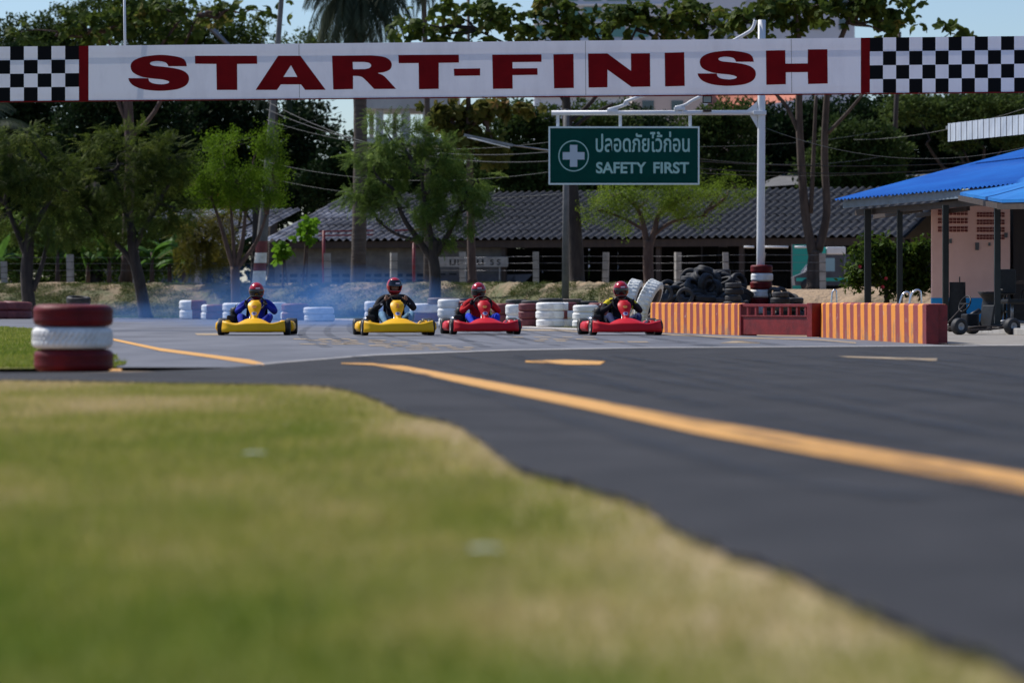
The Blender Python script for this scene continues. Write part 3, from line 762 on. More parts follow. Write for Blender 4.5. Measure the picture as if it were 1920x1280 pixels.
# heap of scrap tyres
gH = 'scrap tyres heaped behind the striped wall'
prof_x = [1212,1228,1250,1285,1305,1320,1345,1362,1385,1410,1440,1465,1490,1510]
prof_y = [572,545,533,512,500,498,502,512,520,530,538,543,556,574]
hm = [tyre_mesh('tyre', R, w_, m_, 26) for R, w_, m_ in ((.26,.16,M['rubber']),(.24,.14,M['rubber_dusty']),(.29,.17,M['rubber']),(.22,.14,M['rubber_dusty']),(.27,.2,M['rubber']))]
YH = 88.0; s = F/YH; s_H = s; r = random.Random(5); nH = 0
for layer in range(9):
    z = .12 + layer*.165
    for ix in range(13):
        for iy in range(8):
            px = 1216 + ix*24 + r.uniform(-9, 9) + (12 if layer % 2 else 0); Y = YH - 1.9 + iy*.5 + r.uniform(-.15,.15)
            if 1390 < px < 1452 and abs(Y-88) < .75 or 1400 < px < 1448 and Y < 88: continue
            ztop = .5 + (HZ-np.interp(px, prof_x, prof_y))/s_H
            zt = ztop*(1-((Y-YH)/2.6)**2*.75) - .13
            if z > zt or (z < zt-.5 and abs(Y-YH) < 1.0) or r.random() < .12: continue
            p = Vector(((px-960)/F*Y, Y, max(.09, z + r.uniform(-.05,.05))))
            top_ = z > zt-.2
            k_ = r.random()
            rot = (r.gauss(0,.3), r.gauss(0,.3), 0) if k_ < .55 or layer == 0 else (PI/2 + r.gauss(0,.4), r.gauss(0,.3), r.uniform(-1.2,1.2))
            if k_ >= .55 and layer == 1: p.z = max(p.z, .3)
            put_tyre(hm[r.randrange(5)], p, 'black scrap tyre in the big heap behind the striped wall', gH, rot); nH += 1
# two facing tyres that show as rings
for px, py in ((1245,551),(1284,556)):
    p = W(px, py, 85.6); put_tyre(hm[1], p, 'black scrap tyre facing the track with its hole showing, ' + ('left' if px < 1260 else 'right') + ' of the two', None, (PI/2-.12, 0, .1))
# low stacks right of the pole
for px, topy, n_, Y in ((1462,545,3,84),(1490,556,2,84.5),(1376,528,4,85)):
    s = F/Y
    for i in range(n_):
        p = W(px, topy, Y); z = p.z - .17*(i+1)
        put_tyre(hm[0 if i % 2 else 3], (p.x + r.uniform(-.03,.03), Y, z), f'dusty black tyre, number {i+1} down in the upright stack ' + {1462:'just right of the white pole',1490:'farthest right of the pole',1376:'just left of the white pole'}[px], 'upright scrap tyre stacks beside the pole')
# stack around the gantry pole
PX, PY = 6.86, 88.0
sT = F/PY
for i in range(7):
    zt = W(0, 497+ i*15.3, PY).z; H = 15.3/sT
    m_ = R_ if i % 2 == 0 else W_
    put_tyre(tyre_mesh('tyre', .305, H*1.02, m_, 36, hole=.45), (PX + r.uniform(-.02,.02) - .03*(i>3), PY, zt-H), f"{'dark red' if i%2==0 else 'white'} painted tyre around the white pole, number {i+1} from the top", 'tyres threaded on the white sign pole')
# two big white tractor tyre treads leaning behind the last kart
M['lug_w'] = mat('white_tread', (.72,.73,.70), (.42,.41,.36), scale=6, rough=.6, bump=.012, bscale=18, lo=.4, hi=.8)
def bigtyre(pc, rot, lb, R=.62, Wd=.34):
    n = 120
    prof = [(R*.6,.1*Wd),(R*.72,0),(R*.93,.03*Wd),(R,.12*Wd),(R*1.0,.3*Wd),(R*.985,.5*Wd),(R*1.0,.7*Wd),(R,.88*Wd),(R*.93,.97*Wd),(R*.72,Wd),(R*.6,.9*Wd),(R*.64,.8*Wd),(R*.88,.85*Wd),(R*.88,.15*Wd),(R*.64,.2*Wd)]
    def d(k, j, rr_, z):
        if j in (2,3,4,6,7,8): 
            return (rr_*(.965 if ((k + (2 if j > 5 else 0)) % 4 < 2) else 1), z)
        return rr_, z
    mb = MB().lathe(prof, n, closed=True, smooth=False, dfun=d, mfun=lambda t, j: 0 if 1 <= j <= 8 else 1)
    mb.v = [(a, b_, c_-Wd/2) for a, b_, c_ in mb.v]
    o = mb.build('tractor_tyre', [M['lug_w'], M['rubber_brown']]); o.location = pc; o.rotation_euler = rot
    tag(o, lb, 'tyre', 'big white treaded tyres leaning behind the last kart')
p = W(1216, 571, 66.5); bigtyre((p.x, p.y, .60), (0, PI/2+.40, -.28), 'big white treaded tyre leaning right beside the striped wall', .46, .29)
p = W(1185, 565, 69); bigtyre((p.x, p.y, .62), (0, PI/2+.24, -.2), 'big white treaded tyre standing behind the helmet of the last driver', .46, .27)
p = W(1199, 573, 68.0); o = put_tyre(tyre_mesh('tyre', .50, .20, M['rubber_brown'], 36), (p.x-.02, p.y, .46), 'worn brown tyre leaning between the two big white treaded tyres', None, (0, PI/2+.55, .2))

# ================================================================== STRIPED WALLS AND GATE
def stripemat(name, period, slant):
    m, nt, b = _nodes(name); L = nt.links
    uv = N(nt, 'ShaderNodeUVMap'); sp = N(nt, 'ShaderNodeSeparateXYZ'); L.new(uv.outputs[0], sp.inputs[0])
    n = N(nt, 'ShaderNodeTexNoise'); n.inputs['Scale'].default_value = 2.5; n.inputs['Detail'].default_value = 4; L.new(uv.outputs[0], n.inputs['Vector'])
    a = N(nt, 'ShaderNodeMath', operation='MULTIPLY_ADD'); a.inputs[1].default_value = slant; L.new(sp.outputs['Y'], a.inputs[0]); L.new(sp.outputs['X'], a.inputs[2])
    a2 = N(nt, 'ShaderNodeMath', operation='MULTIPLY_ADD'); a2.inputs[1].default_value = .10; L.new(n.outputs['Fac'], a2.inputs[0]); L.new(a.outputs[0], a2.inputs[2])
    d = N(nt, 'ShaderNodeMath', operation='DIVIDE'); d.inputs[1].default_value = period; L.new(a2.outputs[0], d.inputs[0])
    f = N(nt, 'ShaderNodeMath', operation='FRACT'); L.new(d.outputs[0], f.inputs[0])
    g = N(nt, 'ShaderNodeMath', operation='GREATER_THAN'); g.inputs[1].default_value = .5; L.new(f.outputs[0], g.inputs[0])
    mx = N(nt, 'ShaderNodeMix', data_type='RGBA'); L.new(g.outputs[0], mx.inputs[0])
    mx.inputs[6].default_value = (.72,.25,.018,1); mx.inputs[7].default_value = (.24,.028,.026,1)
    n3 = N(nt, 'ShaderNodeTexNoise'); n3.inputs['Scale'].default_value = 3; n3.inputs['Detail'].default_value = 8; n3.inputs['Roughness'].default_value = .75; L.new(uv.outputs[0], n3.inputs['Vector'])
    # dirt gathers towards the foot
    dy = N(nt, 'ShaderNodeMath', operation='MULTIPLY_ADD'); dy.inputs[1].default_value = -.35; dy.inputs[2].default_value = .12; L.new(sp.outputs['Y'], dy.inputs[0])
    ds = N(nt, 'ShaderNodeMath', operation='ADD'); L.new(n3.outputs['Fac'], ds.inputs[0]); L.new(dy.outputs[0], ds.inputs[1])
    rr = ramp(nt, [(.56,(0,0,0)),(.72,(.75,.75,.75))]); L.new(ds.outputs[0], rr.inputs['Fac'])
    m2 = N(nt, 'ShaderNodeMix', data_type='RGBA'); L.new(rr.outputs['Color'], m2.inputs[0]); L.new(mx.outputs[2], m2.inputs[6]); m2.inputs[7].default_value = (.20,.13,.09,1)
    n4 = N(nt, 'ShaderNodeTexNoise'); n4.inputs['Scale'].default_value = 4.5; n4.inputs['Detail'].default_value = 3; n4.inputs['Roughness'].default_value = .8; L.new(uv.outputs[0], n4.inputs['Vector'])
    r4 = ramp(nt, [(.66,(0,0,0)),(.69,(.8,.8,.8))]); L.new(n4.outputs['Fac'], r4.inputs['Fac'])
    m4 = N(nt, 'ShaderNodeMix', data_type='RGBA'); L.new(r4.outputs['Color'], m4.inputs[0]); L.new(m2.outputs[2], m4.inputs[6]); m4.inputs[7].default_value = (.50,.42,.36,1)
    L.new(m4.outputs[2], b.inputs['Base Color']); b.inputs['Roughness'].default_value = .75
    bp = N(nt, 'ShaderNodeBump'); bp.inputs['Distance'].default_value = .01; L.new(n3.outputs['Fac'], bp.inputs['Height']); L.new(bp.outputs['Normal'], b.inputs['Normal'])
    return m
def wall(label, line, tops, th, period, slant, extra=None):
    """line: face polyline from far to near end"""
    pts = []
    acc = 0; P = catmull([(x, y, 0) for x, y in line], 10); n = len(P)
    H = [np.interp(i/(n-1)*(len(line)-1), range(len(line)), tops) for i in range(n)]
    vs, fs, uv = [], [], []
    Lc = [0]
    for a, b_ in zip(P[:-1], P[1:]): Lc.append(Lc[-1] + (b_-a).length)
    rr = random.Random(len(label))
    for i in range(n):
        t = (P[min(i+1,n-1)]-P[max(i-1,0)]).normalized(); nr = Vector((-t.y, t.x, 0))   # to the right hand side
        if nr.x < 0: nr = -nr
        h = H[i] + rr.gauss(0,.004)
        q = P[i]
        vs += [q + Vector((0,0,-.03)), q + nr*.006 + Vector((0,0,h*.5)), q + nr*.012 + Vector((0,0,h-.02)), q + nr*.035 + Vector((0,0,h)), q + nr*(th-.02) + Vector((0,0,h)), q + nr*th + Vector((0,0,h-.02)), q + nr*th + Vector((0,0,-.03))]
        uv += [(Lc[i], 0), (Lc[i], h*.5), (Lc[i], h-.02), (Lc[i], h+.02), (Lc[i], h+th), (Lc[i], h+th+.02), (Lc[i], 2*h+th)]
    for i in range(n-1):
        for j in range(6): fs.append((i*7+j, i*7+j+1, (i+1)*7+j+1, (i+1)*7+j))
    ncap = len(fs)
    fs += [tuple(range(7)), tuple(reversed(range((n-1)*7, n*7)))]
    me = bpy.data.meshes.new('striped_wall'); me.from_pydata(vs, [], fs)
    ul = me.uv_layers.new(name='UVMap')
    for p in me.polygons:
        for li in p.loop_indices: ul.data[li].uv = uv[me.loops[li].vertex_index]
    me.materials.append(stripemat('stripes_'+str(len(line)), period, slant)); me.materials.append(M['gate_red'])
    for k in (ncap, ncap+1): me.polygons[k].material_index = 1
    bm = bmesh.new(); bm.from_mesh(me); bmesh.ops.recalc_face_normals(bm, faces=bm.faces[:]); bm.to_mesh(me); bm.free()
    o = mesh_obj('striped_wall', me); tag(o, label, 'wall', 'striped concrete barrier walls'); return o
M['gate_red'] = mat('gate_red_paint', (.23,.018,.022), (.11,.012,.016), scale=5, rough=.5, bump=.003, bscale=30, lo=.4, hi=.72)
wall('orange and dark red striped concrete wall left of the red gate', [((1219-960)/96.5, 62.2), ((1300-960)/102, 58.8), ((1392-960)/109, 55.0)], [.56,.55,.535], .25, .5, .12)
wall('orange and dark red striped concrete wall ending in a red block right of the gate', [(5.12,53.6),(5.10,52.4),(5.20,49.5),(5.30,45.5),(5.41,41.8)], [.545,.545,.54,.535,.52], .28, .80, .25)
# red end block
mb = MB(); x0, y0 = 5.405, 41.75
mb.prism([(0,-.03),(.165,-.03),(.155,.50),(.0,.515)], y0-.02, y0+.36, 0); mb.v = [(x0+v[0]-.004+.0, v[1], v[2]) for v in mb.v]
tag(mb.build('end_block', M['gate_red']), 'scuffed dark red concrete block at the near end of the right striped wall', 'concrete block')
# gate
ga, gb_ = Vector(((1392-960)/109.5+.02, 54.8, 0)), Vector(((1521-960)/113, 53.0, 0))
gt = thing('track_gate', 'red wooden gate with short balusters between the two striped walls', 'gate', ga)
d = (gb_-ga); Lg = d.length; ang = math.atan2(d.y, d.x); Q = Matrix.Rotation(ang, 4, 'Z')
mb = MB(); mb.box((Lg/2, 0, .16), (Lg, .07, .30), 0, Q, .006); mb.box((Lg/2, -.01, .325), (Lg, .09, .025), 0, Q, .004); mb.build('panel', M['gate_red'], gt)
mb = MB(); mb.box((Lg/2, 0, .505), (Lg, .07, .05), 0, Q, .008); mb.build('rail', M['gate_red'], gt)
for i in range(8):
    mb = MB(); mb.box((.16+i*(Lg-.24)/7.3, 0, .409), (.055, .05, .141), 0, Q, .006); mb.build('baluster', M['gate_red'], gt)
mb = MB(); mb.box((-.02, .0, .26), (.06, .12, .54), 0, Q, .008); mb.build('post', M['gate_red'], gt)
mb = MB(); mb.box((Lg+.075, .05, .265), (.15, .30, .56), 0, Q, .008); mb.build('post', M['gate_red'], gt)

# chrome handrails behind the right wall
for px, topy, wpx, Y, lb in ((1565,545,7,58,'lone chrome hoop rail behind the left end of the right striped wall'),(1700,549,12,50,'chrome hoop rail, left of the pair beside the green roof post'),(1720,545,14,49,'chrome hoop rail, right of the pair beside the green roof post')):
    s = F/Y; p = W(px, topy, Y); wv = wpx/s; mb = MB()
    lean = -.06 if px < 1600 else -.16
    pts = catmull([(-wv/2+lean, 0, -p.z), (-wv/2+lean*.3, 0, -.12), (-wv*.3, 0, 0), (wv*.3, 0, 0), (wv/2, 0, -.10), (wv*.75, 0, -p.z)], 5)
    mb.tube(pts, .016, 8); o = mb.build('hoop_rail', M['chrome'], None, p); tag(o, lb, 'handrail')

# ================================================================== BANNER
def BPt(px, py, off=0.0):
    Y = 65.0/(1+.122*(px-960)/F); p = W(px, py, Y)
    return p + Vector((-.121, -.993, 0))*off
def btop(px): return 88 + (68-88)*px/1920
def bbot(px): return 190 + (172-190)*px/1920
bo = BPt(960, bbot(960))
ban = thing('start_banner', 'long white START-FINISH banner board with checkered ends across the track', 'banner', bo)
def loc(p): return Vector(p) - bo
# board: columns of cells; checks modelled as cells with their own colour
mb = MB()
def cell(px0, px1, t0, t1, mi):
    f = lambda px, t: loc(BPt(px, btop(px)+(bbot(px)-btop(px))*t))
    a, b_, c_, d_ = f(px0,t0), f(px1,t0), f(px1,t1), f(px0,t1)
    mb.add([a,b_,c_,d_], [(0,1,2,3)], mi)
xsL = [148+i*(-25.8) for i in range(0, 34)]       # left checks, running on out of frame
for i in range(33):
    for k in range(4): cell(xsL[i+1], xsL[i], k/4, (k+1)/4, 2 if (i+k) % 2 == 0 else 0)
cell(148, 166, 0, 1, 1); cell(1614, 1631, 0, 1, 1)
cell(166, 560, 0, 1, 0); cell(560, 1097, 0, 1, 0); cell(1097, 1483, 0, 1, 0); cell(1483, 1614, 0, 1, 0)
for i in range(33):
    for k in range(4): cell(1631+i*24.6, 1631+(i+1)*24.6, k/4, (k+1)/4, 2 if (i+k) % 2 == 0 else 0)
mb.build('board', [M['banner_w'], M['banner_r'], M['banner_k']], ban)
x0b, x1b = xsL[33], 1631+33*24.6
# red lower edge lip, timber backing and joints
mb = MB(); a, b_ = loc(BPt(x0b, bbot(x0b)+1.2, -.02)), loc(BPt(x1b, bbot(x1b)+1.2, -.02)); mb.bar(a, b_, .05, .022); mb.build('edge_strip', M['banner_r'], ban)
mb = MB()
for t in (.12, .88):
    f = lambda px: loc(BPt(px, btop(px)+(bbot(px)-btop(px))*t, -.07)); mb.bar(f(x0b), f(x1b), .04, .03)
mb.build('backing', M['metal_g'], ban)
mb = MB()
for px in (560, 1097, 1483):
    a, b_ = loc(BPt(px, btop(px)+1, .002)), loc(BPt(px+1, bbot(px)-1, .002)); a2, b2 = loc(BPt(px+1.0, btop(px)+1, .002)), loc(BPt(px+2.0, bbot(px)-1, .002)); mb.add([a,a2,b2,b_], [(0,1,2,3)])
mb.build('seam', M['conc'], ban)
# rivets-free lettering
fn = lambda x, y: loc(BPt(x, y, .006))
mb = MB()
def L1(pts, sx=3.0, ox=0, oy=0): return [(ox + x/sx, oy + y/sx) for x, y in pts]
def sm(pts, corners, k=5):
    """smooth closed outline, keeping corner indices sharp"""
    out = []; n = len(pts); cs = sorted(corners)
    for a, b_ in zip(cs, cs[1:]+[cs[0]+n]):
        seg = [(*pts[i % n], 0) for i in range(a, b_+1)]
        out += [(p.x, p.y) for p in catmull(seg, k)[:-1]] if len(seg) > 2 else [pts[a % n]]
    return out
Sout = [(1052,374),(1040,340),(1005,322),(930,311),(870,312),(800,322),(752,343),(735,372),(748,408),(795,432),(850,442),(910,448),(948,458),(948,468),(925,474),(900,475),(862,470),(840,458),(835,441),(722,441),(730,462),(755,485),(805,503),(870,511),(930,511),(1000,502),(1045,482),(1063,452),(1058,422),(1032,400),(985,386),(920,377),(865,371),(845,361),(850,351),(875,345),(905,346),(935,355),(948,374)]
S_s = sm(Sout, [0,18,19,38])
outline_mb(mb, [L1(S_s)], fn)
outline_mb(mb, [L1([(1097,315),(1446,315),(1447,360),(1334,361),(1335,507),(1220,507),(1217,361),(1098,360)])], fn)
outline_mb(mb, [L1([(1565,315),(1690,315),(1832,506),(1717,507),(1693,476),(1580,476),(1558,507),(1438,507)]), L1([(1637,368),(1673,434),(1594,434)])], fn)
Rr = [(68,315),(290,313),(360,321),(395,342),(404,368),(392,393),(360,407),(326,412),(350,422),(372,440),(428,501),(305,502),(252,447),(226,431),(186,428),(186,502),(75,505)]
Ri = [(184,350),(250,350),(278,356),(288,370),(278,384),(250,390),(186,391)]
outline_mb(mb, [L1(sm(Rr, [0,1,10,11,14,15,16], 4), 3, 600), L1(sm(Ri, [0,1,5,6], 4), 3, 600)], fn)
outline_mb(mb, [L1([(441,311),(781,309),(782,353),(668,355),(668,501),(557,503),(555,356),(443,357)], 3, 600)], fn)
outline_mb(mb, [L1([(753,388),(901,386),(901,426),(755,428)], 3, 600)], fn)
outline_mb(mb, [L1([(969,309),(1246,307),(1246,349),(1083,351),(1083,386),(1223,385),(1224,422),(1083,424),(1084,500),(973,501)], 3, 600)], fn)
outline_mb(mb, [L1([(1313,307),(1426,305),(1428,496),(1317,498)], 3, 600)], fn)
outline_mb(mb, [L1([(1508,303),(1617,302),(1750,400),(1749,302),(1856,301),(1858,488),(1752,490),(1617,393),(1617,492),(1511,494)], 3, 600)], fn)
q = 2.8235
outline_mb(mb, [L1([(18,281),(121,278),(124,456),(20,459)], q, 1240)], fn)
# second S: same outline carried over to its box
sx0, sx1, sy0, sy1 = 722, 1063, 311, 511
S2 = [(1308+(x-sx0)/(sx1-sx0)*109, 95.7+(y-sy0)/(sy1-sy0)*65.3) for x, y in S_s]
outline_mb(mb, [S2], fn)
outline_mb(mb, [L1([(554,269),(656,267),(657,338),(775,337),(776,263),(879,262),(881,443),(777,446),(775,383),(659,384),(659,447),(556,450)], q, 1240)], fn)
mb.build('lettering', M['banner_r'], ban)
for px in (x0b, x1b):
    p = BPt(px, btop(px)-10, -.2); mb = MB(); mb.tube([(p.x, p.y, -.03), (p.x, p.y, p.z)], .08, 12)
    o = mb.build('banner_post', M['metal_w']); tag(o, ('left' if px < 0 else 'right') + ' white steel post holding up the start banner outside the picture', 'post')
# floodlight under the banner
p = BPt(1325, 186, -.14); fl = thing('floodlight', 'small square floodlight hanging under the banner near the white pole', 'floodlight', p)
mb = MB(); mb.box((0,0,0), (.19,.09,.15), 0, None, .012); mb.build('housing', M['black'], fl)
mb = MB(); mb.box((0,-.05,0), (.15,.012,.115)); mb.build('lens', mat('lens', (.20,.25,.25), rough=.2), fl)
mb = MB(); mb.box((0,.02,.11), (.03,.03,.09)); mb.build('bracket', M['black'], fl)

# ================================================================== WHITE POLE WITH SIGN
pb = Vector((PX, PY, 0)); pl = thing('sign_pole', 'tall white steel pole with a side arm carrying the green safety sign', 'pole', pb)
top = W(1427, 38, PY).z
mb = MB(); mb.tube([(-.03,0,-.03), (-.02,0,2.4), (0,0,5.8), (.01,0,top)], [.115,.112,.105,.105], 20); mb.build('shaft', M['metal_w'], pl)
def PL(px, py, dy=0): return W(px, py, PY+dy) - pb
mb = MB(); mb.tube([PL(1034,212,-.02), PL(1424,211.5,-.02)], .068, 14); mb.box(PL(1424,212), (.36,.3,.12), 0, None, .02); mb.build('arm', M['metal_w'], pl)
mb = MB()
for a in ([(1398,209),(1420,209),(1420,190)], [(1406,216),(1420,216),(1420,240)]):
    v = [PL(x, y) for x, y in a]; mb.add([q+Vector((0,-.015,0)) for q in v]+[q+Vector((0,.015,0)) for q in v], [(0,1,2),(5,4,3),(0,3,4,1),(1,4,5,2),(2,5,3,0)])
mb.build('gusset', M['metal_w'], pl)
for px in (1046, 1163, 1294):
    mb = MB(); mb.box((PL(px,227).x, 0, PL(px,227).z), (.085,.05,.33)); mb.build('hanger', M['metal_w'], pl)
for path_, lb in (([(1140,206),(1163,200),(1176,194),(1192,184),(1424,118)],0), ([(1266,202),(1285,197),(1312,182),(1424,135)],0), ([(1374,77),(1394,66),(1408,57),(1414,47),(1416,38)],1)):
    mb = MB(); pts = [PL(x, y, -.05) for x, y in path_]
    mb.tube(catmull(pts, 4), .045, 8); mb.build('lamp_arm', M['metal_w'], pl)
    if not lb:
        e = pts[0]; mb = MB(); mb.box(e+Vector((.12,0,-.03)), (.30,.13,.09), 0, None, .02)
        for k in (0,.18): mb.sphere(e+Vector((.04+k,-.02,-.10)), .04, 0, 8)
        mb.build('lamp_head', M['metal_w'], pl)
mb = MB(); mb.box(PL(1326,208,-.1), (.24,.16,.06), 0, None, .02); mb.build('junction_box', M['wood_d'], pl)
# green sign
sgY = PY-.06
sg0 = W(1170, 346, sgY); sg = thing('safety_sign', 'green SAFETY FIRST sign with Thai lettering and white cross in a circle', 'sign', sg0)
def SP(px, py, off=0): return W(px, py, sgY) - sg0 + Vector((0, -off, 0))
a, b_ = SP(1030,239), SP(1310,345)
mb = MB(); mb.box(((a.x+b_.x)/2, 0, (a.z+b_.z)/2), (b_.x-a.x, .04, a.z-b_.z)); mb.build('panel', M['sign_g'], sg)
mb = MB(); t = .045
for c_, d_ in ((((a.x+b_.x)/2, -.005, a.z), (b_.x-a.x+t, .07, t)), (((a.x+b_.x)/2, -.005, b_.z), (b_.x-a.x+t, .07, t)), ((a.x, -.005, (a.z+b_.z)/2), (t, .066, a.z-b_.z-t)), ((b_.x, -.005, (a.z+b_.z)/2), (t, .066, a.z-b_.z-t))): mb.box(c_, d_)
mb.build('frame', M['sign_f'], sg)
sfn = lambda x, y: SP(x, y, .026)
mb = MB()
cx_, cy_ = 1075.5, 292.5
ro = [(cx_+28.7*math.cos(i*PI/32), cy_+29.3*math.sin(i*PI/32)) for i in range(64)]; ri = [(cx_+26.6*math.cos(i*PI/32), cy_+27.2*math.sin(i*PI/32)) for i in range(64)]
outline_mb(mb, [ro, ri], sfn); mb.build('circle_emblem', M['sign_t'], sg)
mb = MB(); h1, h2 = 20.5, 7
outline_mb(mb, [[(cx_-h2,cy_-h1),(cx_+h2,cy_-h1),(cx_+h2,cy_-h2),(cx_+h1,cy_-h2),(cx_+h1,cy_+h2),(cx_+h2,cy_+h2),(cx_+h2,cy_+h1),(cx_-h2,cy_+h1),(cx_-h2,cy_+h2),(cx_-h1,cy_+h2),(cx_-h1,cy_-h2),(cx_-h2,cy_-h2)]], sfn); mb.build('cross_emblem', mat('cross', (.46,.53,.58), rough=.5), sg)
mb = MB(); text_mb(mb, 'SAFETY', sfn, 1117.5, 1212, 325.5, 304, 0, .028); text_mb(mb, 'FIRST', sfn, 1225, 1292, 325.5, 304, 0, .028); mb.build('lettering', M['sign_t'], sg); mb = MB()
text_mb(mb, 'ปลอดภัยไว้ก่อน', sfn, 1117, 1293, 285.5, 247, 0, .014); mb.build('lettering', M['sign_t'], sg)
# ================================================================== PIT BUILDING (right)
M['pink'] = mat('pink_plaster', (.95,.57,.46), (.86,.50,.40), scale=1.2, rough=.85, bump=.004, bscale=20)
M['blue_dado'] = mat('blue_dado', (.015,.33,.70), (.012,.26,.56), scale=2, rough=.6)
M['roof_blue'] = mat('blue_roof_sheet', (.006,.075,.36), (.012,.14,.50), scale=.7, rough=.6, spec=.15, stretch=(1,.3,1), lo=.3, hi=.7)
M['roof_blue2'] = mat('light_blue_roof_sheet', (.012,.13,.42), (.02,.19,.52), scale=.8, rough=.6, spec=.15)
M['fascia'] = mat('grey_blue_fascia', (.16,.21,.27), (.11,.15,.19), scale=3, rough=.6)
M['post_g'] = mat('dark_green_post', (.006,.010,.010), (.014,.018,.017), scale=5, rough=.5)
M['terra'] = mat('terracotta_block', (.20,.035,.03), rough=.8)
M['alu'] = mat('corrugated_steel', (.50,.52,.53), (.34,.36,.38), scale=1.2, rough=.4, metal=.3, stretch=(1,1,.3))
pit = thing('pit_building', 'pink pit building with blue dado and bright blue sheet roof on dark green posts', 'building', (10.2, 75, 0))
PO = Vector((10.2, 75, 0))
def pb_(mb, name, m): 
    mb.v = [(a-PO.x, b_-PO.y, c_-PO.z) for a, b_, c_ in mb.v]; return mb.build(name, m, pit)
YW = 75.0
x0, x1 = W(1748,0,YW).x, W(1894,0,YW).x
zt = W(0,386,YW).z; zd = W(0,560,YW).z
# wall: two grids of ventilation blocks pierce it
mb = MB(); mb.box(((x0+x1)/2, YW+.11, (zd+zt)/2), (x1-x0, .2, zt-zd)); pb_(mb, 'wall', M['pink'])
mb = MB(); mb.box(((x0+x1)/2, YW+.105, (zd+.05)/2+.02), (x1-x0+.012, .212, zd-.05)); pb_(mb, 'dado', M['blue_dado'])
for px0, px1, py0, py1, nc, nr_ in ((1758,1815,391,438,8,3),(1831,1884,396,452,9,4)):
    mb = MB()
    for r_ in range(nr_):
        for c_ in range(nc):
            for k in range(4):
                cw = (px1-px0)/nc; rh = (py1-py0)/nr_
                ax = px0 + (c_+.12+.42*(k%2))*cw; ay = py0 + (r_+.14+.36*(k//2))*rh
                p = W(ax+cw*.17, ay+rh*.14, YW); mb.box((p.x, YW+.0, p.z), (cw*.33/80, .03, rh*.27/80))
    pb_(mb, 'vent_blocks', M['terra'])
for px, py, w_, h_ in ((1782,452,5,8),(1832,462,7,14),(1855,458,4,6),(1886,441,6,9)):
    mb = MB(); p = W(px, py, YW); mb.box((p.x, YW-.012, p.z), (w_/80, .02, h_/80)); pb_(mb, 'wall_notice', M['conc_d'])
# dark rooms behind: side wall going back, back wall, right hand bay
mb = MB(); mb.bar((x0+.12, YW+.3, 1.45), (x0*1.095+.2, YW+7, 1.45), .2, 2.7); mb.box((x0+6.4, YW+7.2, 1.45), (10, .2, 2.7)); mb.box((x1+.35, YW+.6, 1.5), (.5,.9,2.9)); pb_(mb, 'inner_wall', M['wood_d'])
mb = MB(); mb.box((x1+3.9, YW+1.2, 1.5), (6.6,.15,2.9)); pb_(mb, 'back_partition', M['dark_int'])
# floor slab and step
mb = MB(); mb.box((14.2, 70.6, .055), (11.2, 15.0, .11), 0, None, .015); pb_(mb, 'floor_slab', M['pave'])
sx = W(1852,0,57).x
mb = MB(); mb.box((sx+3.2, 57.6, .06), (6.4, 11.2, .125), 0, None, .02); pb_(mb, 'step', M['conc'])
# roof: corrugated main sheet
A = W(1563,375,77); B = W(1846,350,67.5); B2 = A + (B-A)*1.7
R1 = W(1925,279,88); R2 = R1 + (B2-A)*.75
mb = MB(); nu, nv = 260, 6; rows_ = []
for i in range(nu+1):
    u = i/nu; rows_.append([])
    for j in range(nv+1):
        v = j/nv; lo_p = A.lerp(B2, u); hi_p = R1.lerp(R2, u); p = lo_p.lerp(hi_p, v)
        p.z += .022*math.sin(u*nu*PI/2+ .0) ; rows_[-1].append(p)
mb.grid(rows_); pb_(mb, 'roof', M['roof_blue'])
# back slope of the roof
mb = MB(); back = Vector((3, 14, -2.4)); mb.add([R1+Vector((0,0,.0)), R2, R2+back, R1+back], [(0,1,2,3)]); pb_(mb, 'roof', M['roof_blue'])
# trim bolts along the eave + fascia + beam
mb = MB(); a, b_ = A+Vector((.25,.1,-.11)), B2+Vector((-.1,.15,-.11)); mb.bar(a, b_, .03, .17); pb_(mb, 'fascia', M['fascia'])
mb = MB(); a, b_ = A+Vector((.62,.45,-.29)), B2+Vector((-.1,.5,-.29)); mb.bar(a, b_, .12, .14); pb_(mb, 'beam', M['wood_d'])
# second, nearer canopy
C1 = W(1800,361,68.5); C2 = W(1878,374,60); C3 = W(2060,370,56); C4 = W(2060,300,66); C5 = W(1850,349,69)
mb = MB(); mb.add([C1, C2, C3, C4, C5], [(0,1,4),(1,2,3),(1,3,4)]); mb.add([p-Vector((0,0,.05)) for p in (C1,C2,C3,C4,C5)], [(0,1,4),(1,2,3),(1,3,4)])
mb.add([C1,C2,C3,C1-Vector((0,0,.06)),C2-Vector((0,0,.06)),C3-Vector((0,0,.06))], [(0,1,4,3),(1,2,5,4)])
mb.v = [tuple(v) for v in mb.v]; pb_(mb, 'canopy', M['roof_blue2'])
mb = MB(); mb.bar(C2+Vector((.0,.25,-.12)), C3+Vector((0,.25,-.12)), .1, .12); mb.bar(C1+Vector((0,0,-.12)), C2+Vector((0,.2,-.12)), .08, .1); pb_(mb, 'beam', M['wood_d'])
for px, topy, Y, wpx in ((1627,396,76,12),(1687,398,74,10),(1773,388,70,11),(1870,378,62,11)):
    s = F/Y; p = W(px, topy, Y); wd = wpx/s; mb = MB(); mb.box((p.x, Y, (p.z+.0)/2+.05), (wd, wd, p.z-.02)); mb.box((p.x, Y, .13), (wd*1.9, wd*1.9, .05)); pb_(mb, 'roof_post', M['post_g'])
mb = MB()
for px, Y in ((1640,80),(1720,79)): 
    p = W(px, 398, Y); mb.bar((p.x, Y, 2.72), (p.x+.4, Y-6, 2.72), .08, .1)
pb_(mb, 'rafter', M['wood_d'])
